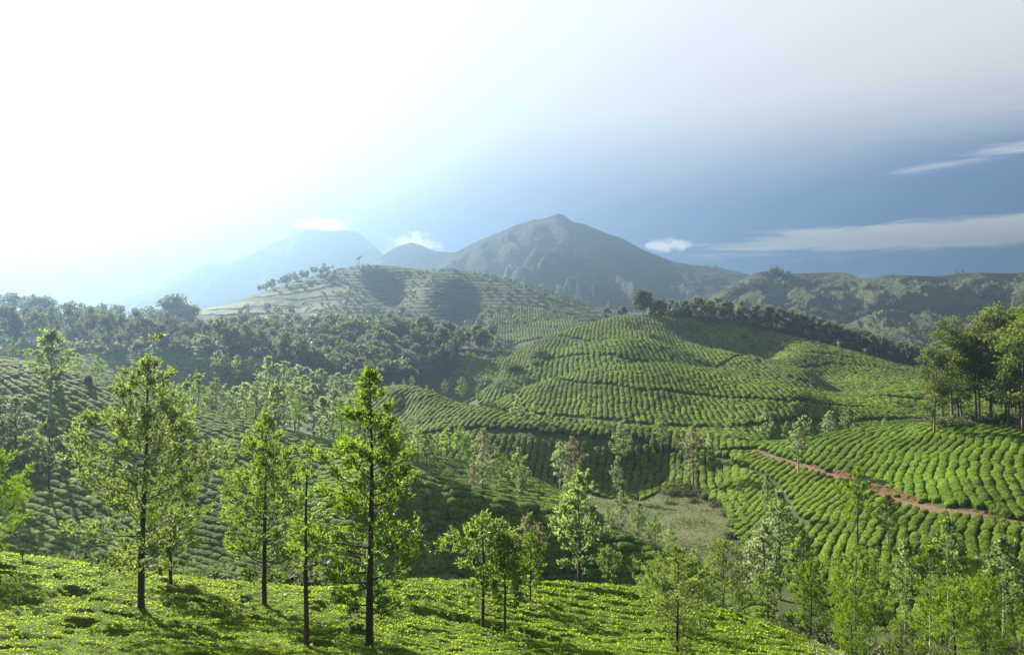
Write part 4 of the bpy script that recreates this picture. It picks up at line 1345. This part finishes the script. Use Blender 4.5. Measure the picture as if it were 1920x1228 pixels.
# trees on and around the near slope -------------------------------------------------
NEAR = [
    # bearing, distance, top row, kind, width, label
    (265, 38.5, 676, 'broad', 1.00, 'tall silver oak with a wide airy crown, leftmost big one on the near slope'),
    (320, 46, 850, 'mid', 0.95, 'short trunked silver oak just right of and behind the wide crowned one'),
    (496, 43.5, 780, 'mid', 0.92, 'medium silver oak with a rounded point, between the two tallest oaks'),
    (575, 33.5, 842, 'thin', 1.00, 'thin dark stemmed tree with bare lower twigs, beside the tallest oak'),
    (693, 35.5, 697, 'tall', 1.00, 'tallest silver oak, full pointed crown, near the bottom centre left'),
    (-22, 43, 845, 'bushy', 0.90, 'silver oak cut off by the left edge above the near slope'),
    (905, 44.5, 966, 'young2', 1.05, 'young silver oak, tallest of the three slim ones on the bright terrace'),
    (946, 43.5, 1000, 'young', 0.95, 'young silver oak in the middle of the three slim ones on the terrace'),
    (994, 50, 1000, 'young', 0.90, 'young silver oak, rightmost of the three slim ones on the terrace'),
    (1141, 58, 1026, 'young2', 0.80, 'lone sapling against the dark slope at the back edge of the terrace'),
    (1270, 40, 1028, 'bushy', 0.98, 'large bushy oak at the right end of the bright terrace'),
    (1232, 47, 1052, 'bushy2', 0.75, 'bushy oak half hidden behind the large one on the terrace'),
    (1356, 66, 1016, 'bushy2', 0.82, 'dense round oak with dark trunk standing behind the terrace end'),
    (1440, 53, 1073, 'young2', 0.95, 'small oak with a short bare stem on the right tip of the terrace'),
    (1520, 50, 1048, 'mid', 0.90, 'dark green oak with straight trunk left of the pale feathery one'),
    (1605, 62, 1030, 'bushy', 0.72, 'silvery loose crowned oak rising behind the bright low one'),
    (1597, 40, 1118, 'bushy2', 0.72, 'bright low oak at the bottom edge with its trunk out of sight'),
    (1790, 42, 1092, 'bushy', 0.95, 'large spreading oak at the bottom right corner'),
    (1848, 46, 1078, 'bushy2', 0.70, 'oak partly behind the large spreading one at the bottom right'),
    (1478, 60, 1150, 'young', 1.2, 'low leafy oak filling the gap right of the terrace tip'),
    (1690, 52, 1160, 'bushy2', 0.9, 'low bushy oak beside the small grassy gully at bottom right'),
]
for px, Y, top, kind, wide, lab in NEAR:
    put_tree('silver_oak', OAK[kind], px, Y, top, lab, group='silver oaks around the near slope', wide=wide)

# trees on the right hand tea slope and in the gully
RIGHT = [
    (1432, 102, 985, 'grey1', 1.0, 'grey green oak at the foot of the right slope by the grassy hollow'),
    (1462, 114, 925, 'grey0', 0.9, 'dark oak in the middle of the lower right tea slope'),
    (1507, 110, 996, 'grey3', 0.8, 'small oak beside a dark gap low on the right tea slope'),
    (1608, 121, 878, 'green0', 0.9, 'dense green oak just below the red cut bank of the road'),
    (1665, 118, 930, 'green1', 0.95, 'lighter green oak below the right end of the red bank'),
    (1778, 101, 975, 'lean_grey', 0.95, 'white stemmed oak with sparse brownish crown on the lower right slope'),
    (1698, 92, 1018, 'lean_grey', 0.85, 'slim white stemmed oak, the one nearer the gully bottom'),
    (1745, 92, 1030, 'green1', 1.0, 'green oak with white stem right of the slim white stemmed one'),
    (1882, 92, 1012, 'lean_grey', 1.1, 'thin crowned oak near the right edge above the spreading one'),
    (1873, 114, 945, 'green0', 0.9, 'dark oak beside the road bend near the right edge'),
    (1437, 140, 890, 'lean_grey', 0.6, 'very slim oak near the grassy path on the right slope'),
    (1497, 160, 793, 'lean_grey', 1.2, 'open crowned tree with a bare stem standing at the red road'),
]
for px, Y, top, kind, wide, lab in RIGHT:
    put_tree('silver_oak', OAK[kind], px, Y, top, lab, group='silver oaks on the right tea slope', wide=wide)

# trees on the shelf, round the grassy hollow and on the left ridge
SHELF = [
    (1085, 101, 893, 'grey1', 0.95, 'tall pale stemmed oak in front of the grassy hollow'),
    (1165, 110, 922, 'grey2', 1.0, 'leafy pale oak at the near edge of the grassy hollow'),
    (1198, 114, 944, 'grey3', 0.8, 'smaller oak right beside the leafy pale one at the hollow'),
    (1140, 112, 950, 'grey0', 0.9, 'oak left of the leafy pale one at the hollow'),
    (1228, 118, 968, 'green0', 0.8, 'little rounded green oak at the right end of the ridge before the hollow'),
    (1256, 106, 988, 'grey1', 1.0, 'stubby pale oak on the tip of the ridge before the hollow'),
    (993, 101, 968, 'brown0', 0.9, 'dull oak on the dark face behind the three slim young ones'),
    (805, 122, 815, 'green1', 0.9, 'light green pointed oak just right of the tallest oak'),
    (783, 124, 800, 'grey0', 0.8, 'oak half behind the light green pointed one'),
    (770, 126, 828, 'brown0', 0.8, 'dull brownish oak at the crown edge of the tallest oak'),
    (862, 150, 800, 'grey2', 1.0, 'round pale oak on the shelf before the track face'),
    (905, 128, 838, 'grey1', 0.9, 'pale upright oak in the cluster on the sunlit shelf'),
    (930, 128, 862, 'grey3', 0.9, 'lower oak on the right of the cluster on the sunlit shelf'),
    (888, 126, 866, 'brown0', 0.9, 'brownish oak on the left of the cluster on the sunlit shelf'),
    (972, 122, 842, 'grey0', 0.95, 'grey oak standing alone right of the shelf cluster'),
    (905, 168, 806, 'brown0', 1.0, 'brownish oak in shade on the track face'),
    (975, 119, 880, 'grey3', 0.7, 'short oak in front of the grey one right of the shelf cluster'),
    (1050, 140, 830, 'grey2', 0.9, 'pale oak before the deepest shade of the middle ridge face'),
    (1072, 142, 822, 'brown0', 0.9, 'brown oak paired with the pale one before the deep shade'),
    (1066, 128, 876, 'grey0', 0.7, 'slim oak under the pale and brown pair'),
    (1086, 130, 868, 'grey1', 0.7, 'slim pointed oak right of the other slim one by the hollow'),
    (1158, 172, 860, 'grey3', 0.75, 'slim pale oak alone on the shaded face beyond the hollow'),
    (1300, 172, 800, 'brown0', 0.8, 'dull oak on the slope corner above the hollow'),
]
for px, Y, top, kind, wide, lab in SHELF:
    put_tree('silver_oak', OAK[kind], px, Y, top, lab, group='silver oaks on the shelf and round the hollow', wide=wide)

# trees along the foot of the round tea hill and behind the middle ridge
FOOT = [
    (968, 207, 748, 'far0'), (1003, 206, 756, 'far1'), (1030, 204, 770, 'far2'), (1104, 206, 756, 'far3'), (1165, 188, 792, 'grey0'), (1152, 203, 786, 'far1'),
    (1240, 190, 782, 'grey2'), (1280, 186, 806, 'far2'), (1332, 180, 812, 'far0'), (1346, 200, 786, 'grey1'), (1372, 200, 782, 'far3'), (1435, 198, 768, 'far1'),
    (1475, 192, 792, 'far2'), (1508, 196, 782, 'far0'), (1556, 205, 772, 'grey3'), (1592, 205, 768, 'far3'), (1658, 212, 785, 'far2'), (1062, 204, 785, 'far0'),
]
ORD = ['first', 'second', 'third', 'fourth', 'fifth', 'sixth', 'seventh', 'eighth', 'ninth', 'tenth', 'eleventh', 'twelfth', 'thirteenth', 'fourteenth', 'fifteenth', 'sixteenth', 'seventeenth', 'eighteenth', 'nineteenth', 'twentieth', 'twenty-first', 'twenty-second', 'twenty-third', 'twenty-fourth', 'twenty-fifth', 'twenty-sixth', 'twenty-seventh', 'twenty-eighth', 'twenty-ninth', 'thirtieth']
for k, (px, Y, top, kind) in enumerate(sorted(FOOT)):
    put_tree('silver_oak', OAK[kind], px, Y, top, '%s grey oak from the left along the foot of the round tea hill' % ORD[k], group='oaks along the foot of the round tea hill', wide=rng.uniform(0.85, 1.1))

BEHIND = [(757, 250, 711, 'far0'), (773, 250, 706, 'far1'), (800, 246, 722, 'far2'), (812, 244, 728, 'far0'), (834, 262, 712, 'brown0'), (866, 256, 708, 'grey0'), (897, 246, 724, 'green1'), (738, 262, 716, 'far3')]
BL = ['pale oak, leftmost of those on the crest before the dark slope', 'pale pointed oak on the crest of the middle ridge', 'slender pale oak paired with a pointed one on the ridge crest', 'low pale oak at the thin end of the ridge crest group', 'next low pale oak right of the ridge crest group', 'brown oak against the dark slope behind the ridge', 'larger greyish oak against the dark slope behind the ridge', 'pointed green oak in the notch before the round tea hill']
for lab, (px, Y, top, kind) in zip(BL, sorted(BEHIND)):
    put_tree('silver_oak', OAK[kind], px, Y, top, lab, group='oaks between the middle ridge and the dark slope')

# oaks of the left valley
def base_at(px, py, y0, y1):
    return on_ground(px, py, y0, y1)[1]


VAL = [(95, base_at(95, 790, 120, 152), 624, 'lean_grey', 1.35, 'tallest pale oak at left with a long white stem rising from the shade'),
       (25, 175, 640, 'grey0', 1.2, 'pale oak on the left ridge skyline near the left edge'),
       (52, 172, 655, 'grey1', 1.1, 'pale oak on the left ridge between the edge and the white stemmed tree'),
       (8, 168, 668, 'grey2', 1.0, 'low pale oak touching the left edge on the ridge skyline'),
       (75, 176, 660, 'grey3', 1.1, 'pale oak just left of the long white stem on the skyline'),
       (122, 180, 668, 'grey0', 1.0, 'pale oak just right of the long white stem on the skyline'),
       (146, 178, 664, 'grey2', 1.0, 'first of two rounded pale oaks by the small boulders'),
       (183, 176, 668, 'grey1', 1.1, 'second of two rounded pale oaks by the small boulders'),
       (30, base_at(30, 890, 100, 150), 748, 'grey3', 1.35, 'shaded blue grey oak at the left edge on the dark slope'),
       (92, base_at(92, 925, 100, 150), 782, 'grey0', 1.1, 'shaded oak on the dark slope under the long white stem'),
       (5, base_at(5, 900, 100, 150), 790, 'grey1', 1.2, 'lowest shaded oak at the left edge on the dark slope')]
for px, Y, top, kind, wide, lab in VAL:
    put_tree('silver_oak', OAK[kind], px, Y, top, lab, group='silver oaks on the left ridge', wide=wide)
r_ = np.random.default_rng(91)
VX = [(232, 195, 690), (252, 200, 682), (280, 190, 684), (300, 185, 700), (315, 200, 712), (338, 185, 726), (352, 195, 720), (372, 178, 714), (405, 172, 711), (420, 180, 728), (441, 172, 728), (462, 180, 722), (480, 170, 718), (498, 176, 722), (515, 168, 726), (532, 170, 716), (553, 180, 712), (560, 152, 744), (588, 180, 722), (602, 150, 748), (470, 150, 760), (625, 190, 735), (270, 170, 706), (385, 196, 735), (262, 160, 728), (330, 152, 742), (430, 153, 762), (500, 156, 752), (528, 152, 760), (640, 160, 752)]
for k, (px, Y, top) in enumerate(sorted(VX)):
    kind = ['grey0', 'grey1', 'grey3', 'far0', 'far1', 'green0'][k % 6]
    put_tree('silver_oak', OAK[kind], px, Y, top, '%s oak from the left in the belt behind the sunlit left ridge' % ORD[k], group='oak belt behind the left ridge', wide=r_.uniform(0.9, 1.2))
VZ = [(655, 166, 750), (684, 164, 762), (704, 152, 772), (722, 156, 780), (742, 150, 786), (758, 148, 798), (838, 146, 806), (820, 150, 812), (878, 150, 816), (945, 140, 850)]
for k, (px, Y, top) in enumerate(sorted(VZ)):
    put_tree('silver_oak', OAK[['grey3', 'grey0', 'far1', 'grey1', 'green1'][k % 5]], px, Y, top, '%s oak from the left in the loose line right behind the tallest oak' % ORD[k], group='loose line of oaks behind the tallest oak', wide=r_.uniform(0.85, 1.1))
VY = [(410, 322, 660), (422, 324, 668), (445, 320, 668), (470, 318, 672), (505, 300, 672), (522, 300, 685), (535, 296, 680), (560, 292, 690), (575, 290, 692), (588, 290, 700), (600, 288, 694), (612, 286, 704), (634, 286, 702), (648, 284, 706), (660, 280, 704), (540, 270, 702), (570, 265, 706), (620, 270, 712), (690, 285, 708)]
for k, (px, Y, top) in enumerate(VY):
    put_tree('silver_oak', OAK['far%d' % (k % 4)], px, Y, top, 'small pale oak at the edge of the dark slope before the woodland', group='small pale oaks before the woodland', wide=r_.uniform(0.8, 1.1))

# gum trees ---------------------------------------------------------------------------
GL = [(1752, 168, 640, 'near0', 'slim gum tree at the left fringe of the tall grove by the right edge'), (1786, 174, 592, 'near1', 'tall gum with a flat light tuft on top in the right grove'), (1803, 178, 610, 'near2', 'gum with close twin stems left of centre in the right grove'),
      (1836, 176, 602, 'near3', 'gum with paired dark trunks in the middle of the right grove'), (1858, 178, 590, 'near0', 'gum right of the paired trunks in the right grove'), (1884, 176, 566, 'near2', 'tallest gum rising over the right grove'),
      (1912, 166, 572, 'near1', 'yellowish gum at the right edge of the grove'), (1942, 160, 560, 'near3', 'gum cut by the right edge of the picture'), (1905, 186, 585, 'near0', 'gum at the back of the right grove near the edge'),
      (1768, 186, 655, 'near3', 'low gum at the back left of the right grove'), (1985, 165, 550, 'near2', 'gum standing just past the right edge')]
for px, Y, top, kind, lab in GL:
    put_tree('gum_tree', GUM[kind], px, Y, top, lab, group='gum grove at right', wide=rng.uniform(0.9, 1.1))

r_ = np.random.default_rng(17)
# tall belt at left
for k in range(54):
    px = -60 + 490 * (k + r_.uniform(0, 1)) / 54
    Y = r_.uniform(345, 395)
    top = np.interp(px, [-60, 0, 80, 190, 250, 330, 420, 440], [578, 572, 570, 580, 588, 592, 600, 606]) + abs(r_.normal(0, 20)) - 6 * (k % 5 == 0)
    put_tree('gum_tree', GUM['tall%d' % r_.integers(0, 5)], px, Y, top, 'tall hazy gum tree in the belt behind the small shaded hill', group='tall gum belt at left', wide=r_.uniform(0.55, 1.0))
# hazy trees on the rise behind
for k in range(26):
    px = -40 + 400 * (k + r_.uniform(0, 1)) / 26
    top = np.interp(px, [-40, 10, 60, 140, 200, 300, 325, 345, 360], [556, 548, 552, 566, 570, 578, 548, 556, 580]) + abs(r_.normal(0, 5))
    put_tree('gum_tree', GUM['tall%d' % r_.integers(0, 5)], px, r_.uniform(520, 600), top, 'pale gum tree on the hazy skyline at far left', group='gum trees on the hazy left skyline', wide=r_.uniform(0.8, 1.3))
# row along the crest of the far tea hill
for k in range(84):
    px = 1225 + 520 * (k + r_.uniform(-.4, 1.4)) / 84
    Yc = np.interp(px, [1210, 1300, 1400, 1500, 1600, 1700, 1760], [455, 455, 450, 440, 425, 405, 395])
    cy = np.interp(px, [1150, 1210, 1300, 1400, 1500, 1600, 1700, 1760], [596, 593, 601, 614, 636, 660, 688, 700])
    put_tree('gum_tree', GUM['wood%d' % r_.integers(0, 5)], px, Yc + r_.uniform(0, 16), cy - np.interp(px, [1225, 1300, 1500, 1700], [30, 40, 44, 42]) + r_.normal(0, 4), 'gum tree in the long row on the crest of the far tea hill', group='gum row on the far tea hill', wide=r_.uniform(0.8, 1.15))
put_tree('broad_tree', RND[0], 1206, 455, 544, 'dark round crowned tree on top of the far tea hill', wide=1.0)
put_tree('broad_tree', RND[1], 1166, 458, 573, 'small dark tree left of the round crowned one on the far hill', wide=0.9)
put_tree('broad_tree', RND[0], 1234, 452, 562, 'lower dark tree at the head of the crest row', wide=1.1)
put_tree('gum_tree', GUM['wood1'], 1138, 470, 577, 'slim pale tree on the left shoulder of the far tea hill')
put_tree('silver_oak', OAK['far1'], 1655, 372, 698, 'pale oak alone on the dark tea face left of the gum grove')
# the wooded hill
n = 0
spots = []
while n < 130:
    px = r_.uniform(405, 915); Y = r_.uniform(344, 482)
    if Y < np.interp(px, [405, 740, 790, 860, 915], [344, 346, 395, 425, 425]) or Y > np.interp(px, [405, 800, 915], [486, 484, 440]):
        continue
    if any(abs(px - a) * Y / F_PX < 3.0 and abs(Y - b) < 5 for a, b in spots):
        continue
    spots.append((px, Y)); n += 1
for px, Y in spots:
    X, Yw, Z = at(px, Y)
    put_tree('gum_tree', GUM['wood%d' % r_.integers(0, 5)], px, Y, None, 'rounded gum tree in the woodland below the terraced hill', group='woodland gums', xyz=(X, Yw, Z), height=r_.uniform(11, 17), wide=r_.uniform(0.85, 1.15))


def scatter_crowns(name, label, pts, protos, hs, r_, cat='trees'):
    """many far trees as one piece of woodland (trunks and crowns joined)"""
    VV = []; FF = []; base = 0
    for (X, Y, Z), h in zip(pts, hs):
        p = protos[int(r_.integers(0, len(protos)))]
        s = h / p['h']; a = r_.uniform(0, 6.28); c, q = math.cos(a), math.sin(a)
        for key in (('crown', 'trunk') if h > 8.5 and p['h'] > 7 else ('crown',)):
            me = p[key].data
            v = p.setdefault(key + '_v', np.array([w.co[:] for w in me.vertices]))
            f = p.setdefault(key + '_f', np.array([w.vertices[:] for w in me.polygons]))
            W = np.stack([(v[:, 0] * c - v[:, 1] * q) * s + X, (v[:, 0] * q + v[:, 1] * c) * s + Y, v[:, 2] * s + Z], 1)
            VV.append(W); FF.append(f + base); base += len(W)
    o = mesh_np(name, np.concatenate(VV), [np.concatenate(FF)], M['gum'], smooth=False)
    return tag(o, label, cat, kind='stuff')


SM = [gum_proto(340 + k, 14, 3.6, 9, 17, 1.7, 0.75, M['gum'], M['bark_gum'], 0.40, 0.65) for k in range(4)]
pts = []
while len(pts) < 260:
    px = r_.uniform(400, 930); Y = r_.uniform(344, 486)
    if Y < np.interp(px, [405, 740, 790, 860, 930], [344, 346, 395, 425, 425]) or Y > np.interp(px, [405, 800, 930], [488, 486, 440]):
        continue
    pts.append(at(px, Y))
scatter_crowns('woodland', 'dense gum woodland on the hill below the terraces', pts, SM, r_.uniform(9, 15, len(pts)), r_)
pts = []
for k in range(55):                                  # trees on the shoulder of the terraced hill and behind the left belt
    px = r_.uniform(485, 630); Y = r_.uniform(745, 790)
    pts.append(at(px, Y))
for k in range(90):
    px = r_.uniform(-60, 420); Y = r_.uniform(396, 520)
    pts.append(at(px, Y))
for k in range(60):
    px = r_.uniform(430, 960); Y = r_.uniform(560, 640)
    pts.append(at(px, Y))
scatter_crowns('far_woodland', 'hazy trees on the shoulder of the terraced hill and beyond the left belt', pts, SM, np.concatenate([r_.uniform(5, 10, 55), r_.uniform(10, 18, 90), r_.uniform(9, 15, 60)]), r_)

TS = [round_proto(350 + k, 6, 3.4, 32, 2.9, 1.5, M['gum'], M['bark_gum'], 0.1) for k in range(3)]
pts = []; hs = []
for o, V, hol in (MT[0], MT[3]):
    near = o.name == MT[3][0].name
    px = CX + F_PX * V[:, 0] / V[:, 1]; py = CY - F_PX * V[:, 2] / V[:, 1]
    wood = fbm(V[:, 0] / 90, V[:, 1] / 60, 4, 81) * 1.2 + hol * 0.55
    ok = np.nonzero((wood > (0.22 if near else 0.30)) & (px > 700) & (px < 1960) & (py < 660))[0]
    pick = r_.choice(ok, min(len(ok), 1000 if near else 600), replace=False)
    for i in pick:
        pts.append(tuple(V[i])); hs.append(r_.uniform(5, 11) if near else r_.uniform(5, 12))
scatter_crowns('mountain_woods', 'dark patches of forest on the big mountain and the grassy ridge', pts, TS, hs, r_)
# scrub on the terraced hill
pts = []
while len(pts) < 800:
    px = r_.uniform(600, 1120); Y = r_.uniform(655, 790)
    pts.append(at(px, Y))
scatter_crowns('scrub', 'low scrub dotted over the terraced hill', pts, TS, r_.uniform(1.0, 2.6, len(pts)), r_, 'scrub')

# understory of the crest row
pts = []
for k in range(150):
    px = r_.uniform(1215, 1760)
    Yc = np.interp(px, [1210, 1300, 1400, 1500, 1600, 1700, 1760], [455, 455, 450, 440, 425, 405, 395])
    pts.append(at(px, Yc + r_.uniform(1, 22)))
for k in range(300):
    pts.append(at(r_.uniform(-160, 470), r_.uniform(334, 430)))
scatter_crowns('undergrowth', 'dark undergrowth beneath the far gum row and the tall left belt', pts, TS, r_.uniform(3.0, 6.0, len(pts)), r_, 'undergrowth')

# hilltop pair of thin trees and a mast
def thin_pair():
    X, Y, Z = at(672, 780)
    e = tag(empty('thin_tree', (X, Y, Z)), 'pair of thin bare stems with a slanting dark top on the terraced hilltop', 'tree')
    r2 = np.random.default_rng(4)
    for dx, hh in ((-1.6, 9.5), (0.9, 11.0)):
        tb = Tubes(); tb.add([(dx, 0, -0.3), (dx + .1, 0, hh * .5), (dx, 0, hh)], [0.30, 0.24, 0.16], 6)
        tb.mesh('trunk', M['bark_gum']).parent = e
    n = 90
    t = r2.uniform(0, 1, n)
    p = np.stack([-2.0 + 5.0 * t, r2.normal(0, .5, n), 8.6 + 3.0 * t + r2.normal(0, .35, n)], 1)
    V = leaf_quads(p, r2.normal(0, 1, (n, 3)), np.full(n, 1.1), np.full(n, .35), r2)
    mesh_np('crown', V, [np.arange(4 * n).reshape(-1, 4)], M['gum'], smooth=False, parent=e)
    X, Y, Z = at(683, 781)
    tb = Tubes(); tb.add([(X, Y, Z - .3), (X, Y, Z + 5.2)], [0.16, 0.12], 6); tb.add([(X - .7, Y, Z + 4.3), (X + .7, Y, Z + 4.3)], [.09, .09], 5)
    tag(tb.mesh('mast', M['bark_gum']), 'short mast with a crossbar on the terraced hilltop', 'mast')


thin_pair()


def grass_tufts():
    r2 = np.random.default_rng(44)
    lo, hi = GRASS.min(0), GRASS.max(0)
    X = r2.uniform(lo[0], hi[0], 16000); Y = r2.uniform(lo[1], hi[1], 16000)
    k = inside(X + r2.normal(0, .5, 16000), Y + r2.normal(0, .5, 16000), GRASS) & (fbm(X / 6, Y / 6, 3, 45) + r2.normal(0, .25, 16000) > 0.05)
    X, Y = X[k], Y[k]; n = len(X)
    a = r2.uniform(0, 6.28, n)
    V = leaf_quads(np.stack([X, Y, gz(X, Y) + 0.03], 1), np.stack([np.cos(a), np.sin(a), r2.uniform(.4, 1.6, n)], 1), r2.uniform(.2, .5, n), r2.uniform(.05, .12, n), r2)
    tag(mesh_np('grass_tufts', V, [np.arange(4 * n).reshape(-1, 4)], M['grass'], smooth=False), 'rough grass tufts in the valley hollow', 'grass', kind='stuff')


M['grass'] = leaf_mat('rough_grass', (0.080, 0.105, 0.030), (0.170, 0.160, 0.075), (0.14, 0.16, 0.05), 0.35, 0.7, 0.15, obj_var=0.0, pos_scale=0.2)
grass_tufts()

# ---------------------------------------------------------------- undergrowth, rocks, small things
def shrub_proto(seed, n, ll, lw, mat):
    r2 = np.random.default_rng(seed)
    c = r2.normal(0, 0.42, (9, 3)) * np.array([1, 1, .5]) + np.array([0, 0, .55])
    k = r2.integers(0, 9, n)
    u = r2.normal(0, 1, (n, 3)); u /= np.linalg.norm(u, axis=1)[:, None]
    p = c[k] + u * r2.uniform(.2, .55, n)[:, None] * np.array([1, 1, .8]); p[:, 2] = np.abs(p[:, 2])
    V = leaf_quads(p, u * .8 + r2.normal(0, .6, (n, 3)) + np.array([0, 0, .2]), ll * r2.uniform(.6, 1.2, n), lw * r2.uniform(.7, 1.2, n), r2)
    tb = Tubes()
    for i in range(9):
        tb.add([(0.08 * c[i, 0], 0.08 * c[i, 1], -0.1), c[i] * np.array([.6, .6, .7]), c[i]], [.03, .022, .01], 4)
    f = mesh_np('foliage', V, [np.arange(4 * n).reshape(-1, 4)], mat, smooth=False)
    s = tb.mesh('stems', M['bark'])
    detach(f); detach(s)
    return f, s


SH = [shrub_proto(400 + k, 900, 0.20, 0.055, M['shrub']) for k in range(4)]
SHF = [shrub_proto(410 + k, 420, 0.26, 0.08, M['shrub']) for k in range(2)]


def put_shrub(X, Y, s, label, group, protos, wide=1.0):
    Z = float(gz(X, Y)) - 0.1
    e = empty('shrub', (X, Y, Z), rng.uniform(0, 6.28), (s * wide, s * wide, s))
    tag(e, label, 'shrub', group)
    for src in protos[int(rng.integers(0, len(protos)))]:
        if src.name in used_parts:
            o = src.copy()
        else:
            used_parts.add(src.name); o = src
        COL.objects.link(o); o.parent = e


r_ = np.random.default_rng(29)
for k in range(95):
    px = r_.uniform(-90, 760); Y = r_.uniform(59, 96) if px < 640 else r_.uniform(62, 80)
    put_shrub((px - CX) / F_PX * Y, Y, r_.uniform(1.6, 3.3), 'tangled grey green shrub in the hollow behind the near slope', 'shrubs in the hollow behind the near slope', SH, r_.uniform(0.9, 1.4))
for k in range(46):
    px = r_.uniform(1380, 1960); Y = r_.uniform(56, 90)
    put_shrub((px - CX) / F_PX * Y, Y, r_.uniform(1.2, 2.4), 'leafy shrub in the gully at the foot of the right slope', 'shrubs in the right gully', SH, r_.uniform(0.9, 1.4))
for px, py, s in ((1262, 928, 1.3), (1278, 925, 1.5), (1292, 930, 1.2), (1245, 926, 1.0), (1310, 930, 1.4), (1325, 936, 1.2), (1345, 950, 1.3), (1362, 965, 1.0), (1374, 985, 1.1), (1300, 942, 0.9), (1368, 1008, 1.0), (1255, 945, 0.9), (1220, 925, 0.8), (1350, 1022, 1.1), (1180, 928, 0.9)):
    X, Y, Z = on_ground(px, py, 125, 178)
    put_shrub(X, Y, s, 'low grey green shrub on the rim of the grassy hollow', 'shrubs round the grassy hollow', SHF, 1.3)
for k in range(26):
    px = r_.uniform(1745, 1960)
    Y = r_.uniform(172, 190)
    put_shrub((px - CX) / F_PX * Y, Y, r_.uniform(1.6, 3.0), 'dark shrub under the gum grove at right', 'shrubs under the gum grove', SHF, 1.4)
for k in range(40):
    px = r_.uniform(915, 1010); Y = r_.uniform(306, 380)
    X = (px - CX) / F_PX * Y
    if k < 22:
        put_shrub(X, Y, r_.uniform(1.8, 3.4), 'dark shrub in the cleft left of the round tea hills', 'shrubs in the cleft by the tea hills', SHF, 1.3)


def boulder(px, Y, w, h, label, seed):
    r2 = np.random.default_rng(seed)
    X, Y, Z = at(px, Y)
    V = []; F4 = []
    n, m = 12, 7
    for i in range(m):
        th = math.pi * 0.62 * i / (m - 1)
        for k in range(n):
            a = 2 * math.pi * k / n
            q = 1 + 0.16 * math.sin(3 * a + seed) + r2.normal(0, .05)
            V.append((X + w * .5 * math.sin(th) * math.cos(a) * q, Y + w * .45 * math.sin(th) * math.sin(a) * q, Z + h * 0.62 + h * 0.42 * math.cos(th) * q - h * .1))
    for i in range(m - 1):
        for k in range(n):
            F4.append((i * n + k, (i + 1) * n + k, (i + 1) * n + (k + 1) % n, i * n + (k + 1) % n))
    tag(mesh_np('boulder', np.array(V), [np.array(F4)], M['rock'], smooth=True), label, 'boulder')


M['rock'] = ground_mat('dark_rock', ((0.06, 0.058, 0.055), (0.04, 0.04, 0.042), (0.10, 0.095, 0.085)), 0.8, 0.8, 3.0)
boulder(99, 150, 2.4, 2.6, 'larger dark boulder in the tea beside the long white stem', 3)
boulder(165, 150, 1.5, 2.0, 'smaller dark boulder below the second rounded oak', 5)


def stake():
    X, Y, Z = at(42, 44.5)
    e = tag(empty('marker_stake', (X, Y, Z)), 'small weathered wooden marker stake in the tea at bottom left', 'stake')
    tb = Tubes(); tb.add([(0, 0, 0.3), (0.02, 0, 1.55)], [.035, .03], 6)
    tb.mesh('post', M['wood']).parent = e
    v = np.array([(x, y, z) for x in (-.10, .12) for y in (-.015, .015) for z in (1.22, 1.58)])
    f = np.array([(0, 1, 3, 2), (4, 6, 7, 5), (0, 4, 5, 1), (2, 3, 7, 6), (0, 2, 6, 4), (1, 5, 7, 3)])
    v[:, 1] -= .045
    mesh_np('board', v, [f], M['wood'], smooth=False, parent=e)


M['wood'] = bark_mat('weathered_wood', (0.26, 0.17, 0.12), (0.16, 0.10, 0.07), 12)
stake()


def frond_plant(px, Y, h, label, seed):
    r2 = np.random.default_rng(seed)
    X, Y, Z = at(px, Y)
    e = tag(empty('feathery_sapling', (X, Y, Z)), label, 'sapling', 'pale feathery saplings at the bottom edge')
    tb = Tubes(); tb.add([(0, 0, -.1), (0.03, 0.02, h * .55), (0.02, 0, h * .8)], [.03, .022, .012], 5)
    tb.mesh('stem', M['bark']).parent = e
    for i in range(13):
        a = i * 2.4 + r2.normal(0, .2); q = i / 12
        L = r2.uniform(.55, .8); z0 = h * (.45 + .35 * q)
        el = 0.25 + 1.0 * q
        t = np.linspace(0, 1, 15)
        ax = np.stack([np.cos(a) * L * t * math.cos(el), np.sin(a) * L * t * math.cos(el), z0 + L * t * math.sin(el) - .30 * L * t ** 2], 1)
        side = np.array([-math.sin(a), math.cos(a), 0])
        p = []; d = []
        for k in range(2, 15):
            for s in (-1, 1):
                p.append(ax[k]); d.append(side * s + (ax[k] - ax[k - 1]) * 12)
        p = np.array(p); d = np.array(d); n = len(p)
        V = leaf_quads(p, d, .17 * np.sin(np.repeat(np.linspace(.5, 2.9, 13), 2)) + .04, np.full(n, .016), r2)
        mesh_np('frond', V, [np.arange(4 * n).reshape(-1, 4)], M['frond'], smooth=False, parent=e)


frond_plant(1528, 36, 2.5, 'silvery feathery sapling at the bottom edge right of the terrace tip', 6)
frond_plant(1562, 35, 2.2, 'lower silvery sapling, right of its taller twin at the bottom edge', 7)
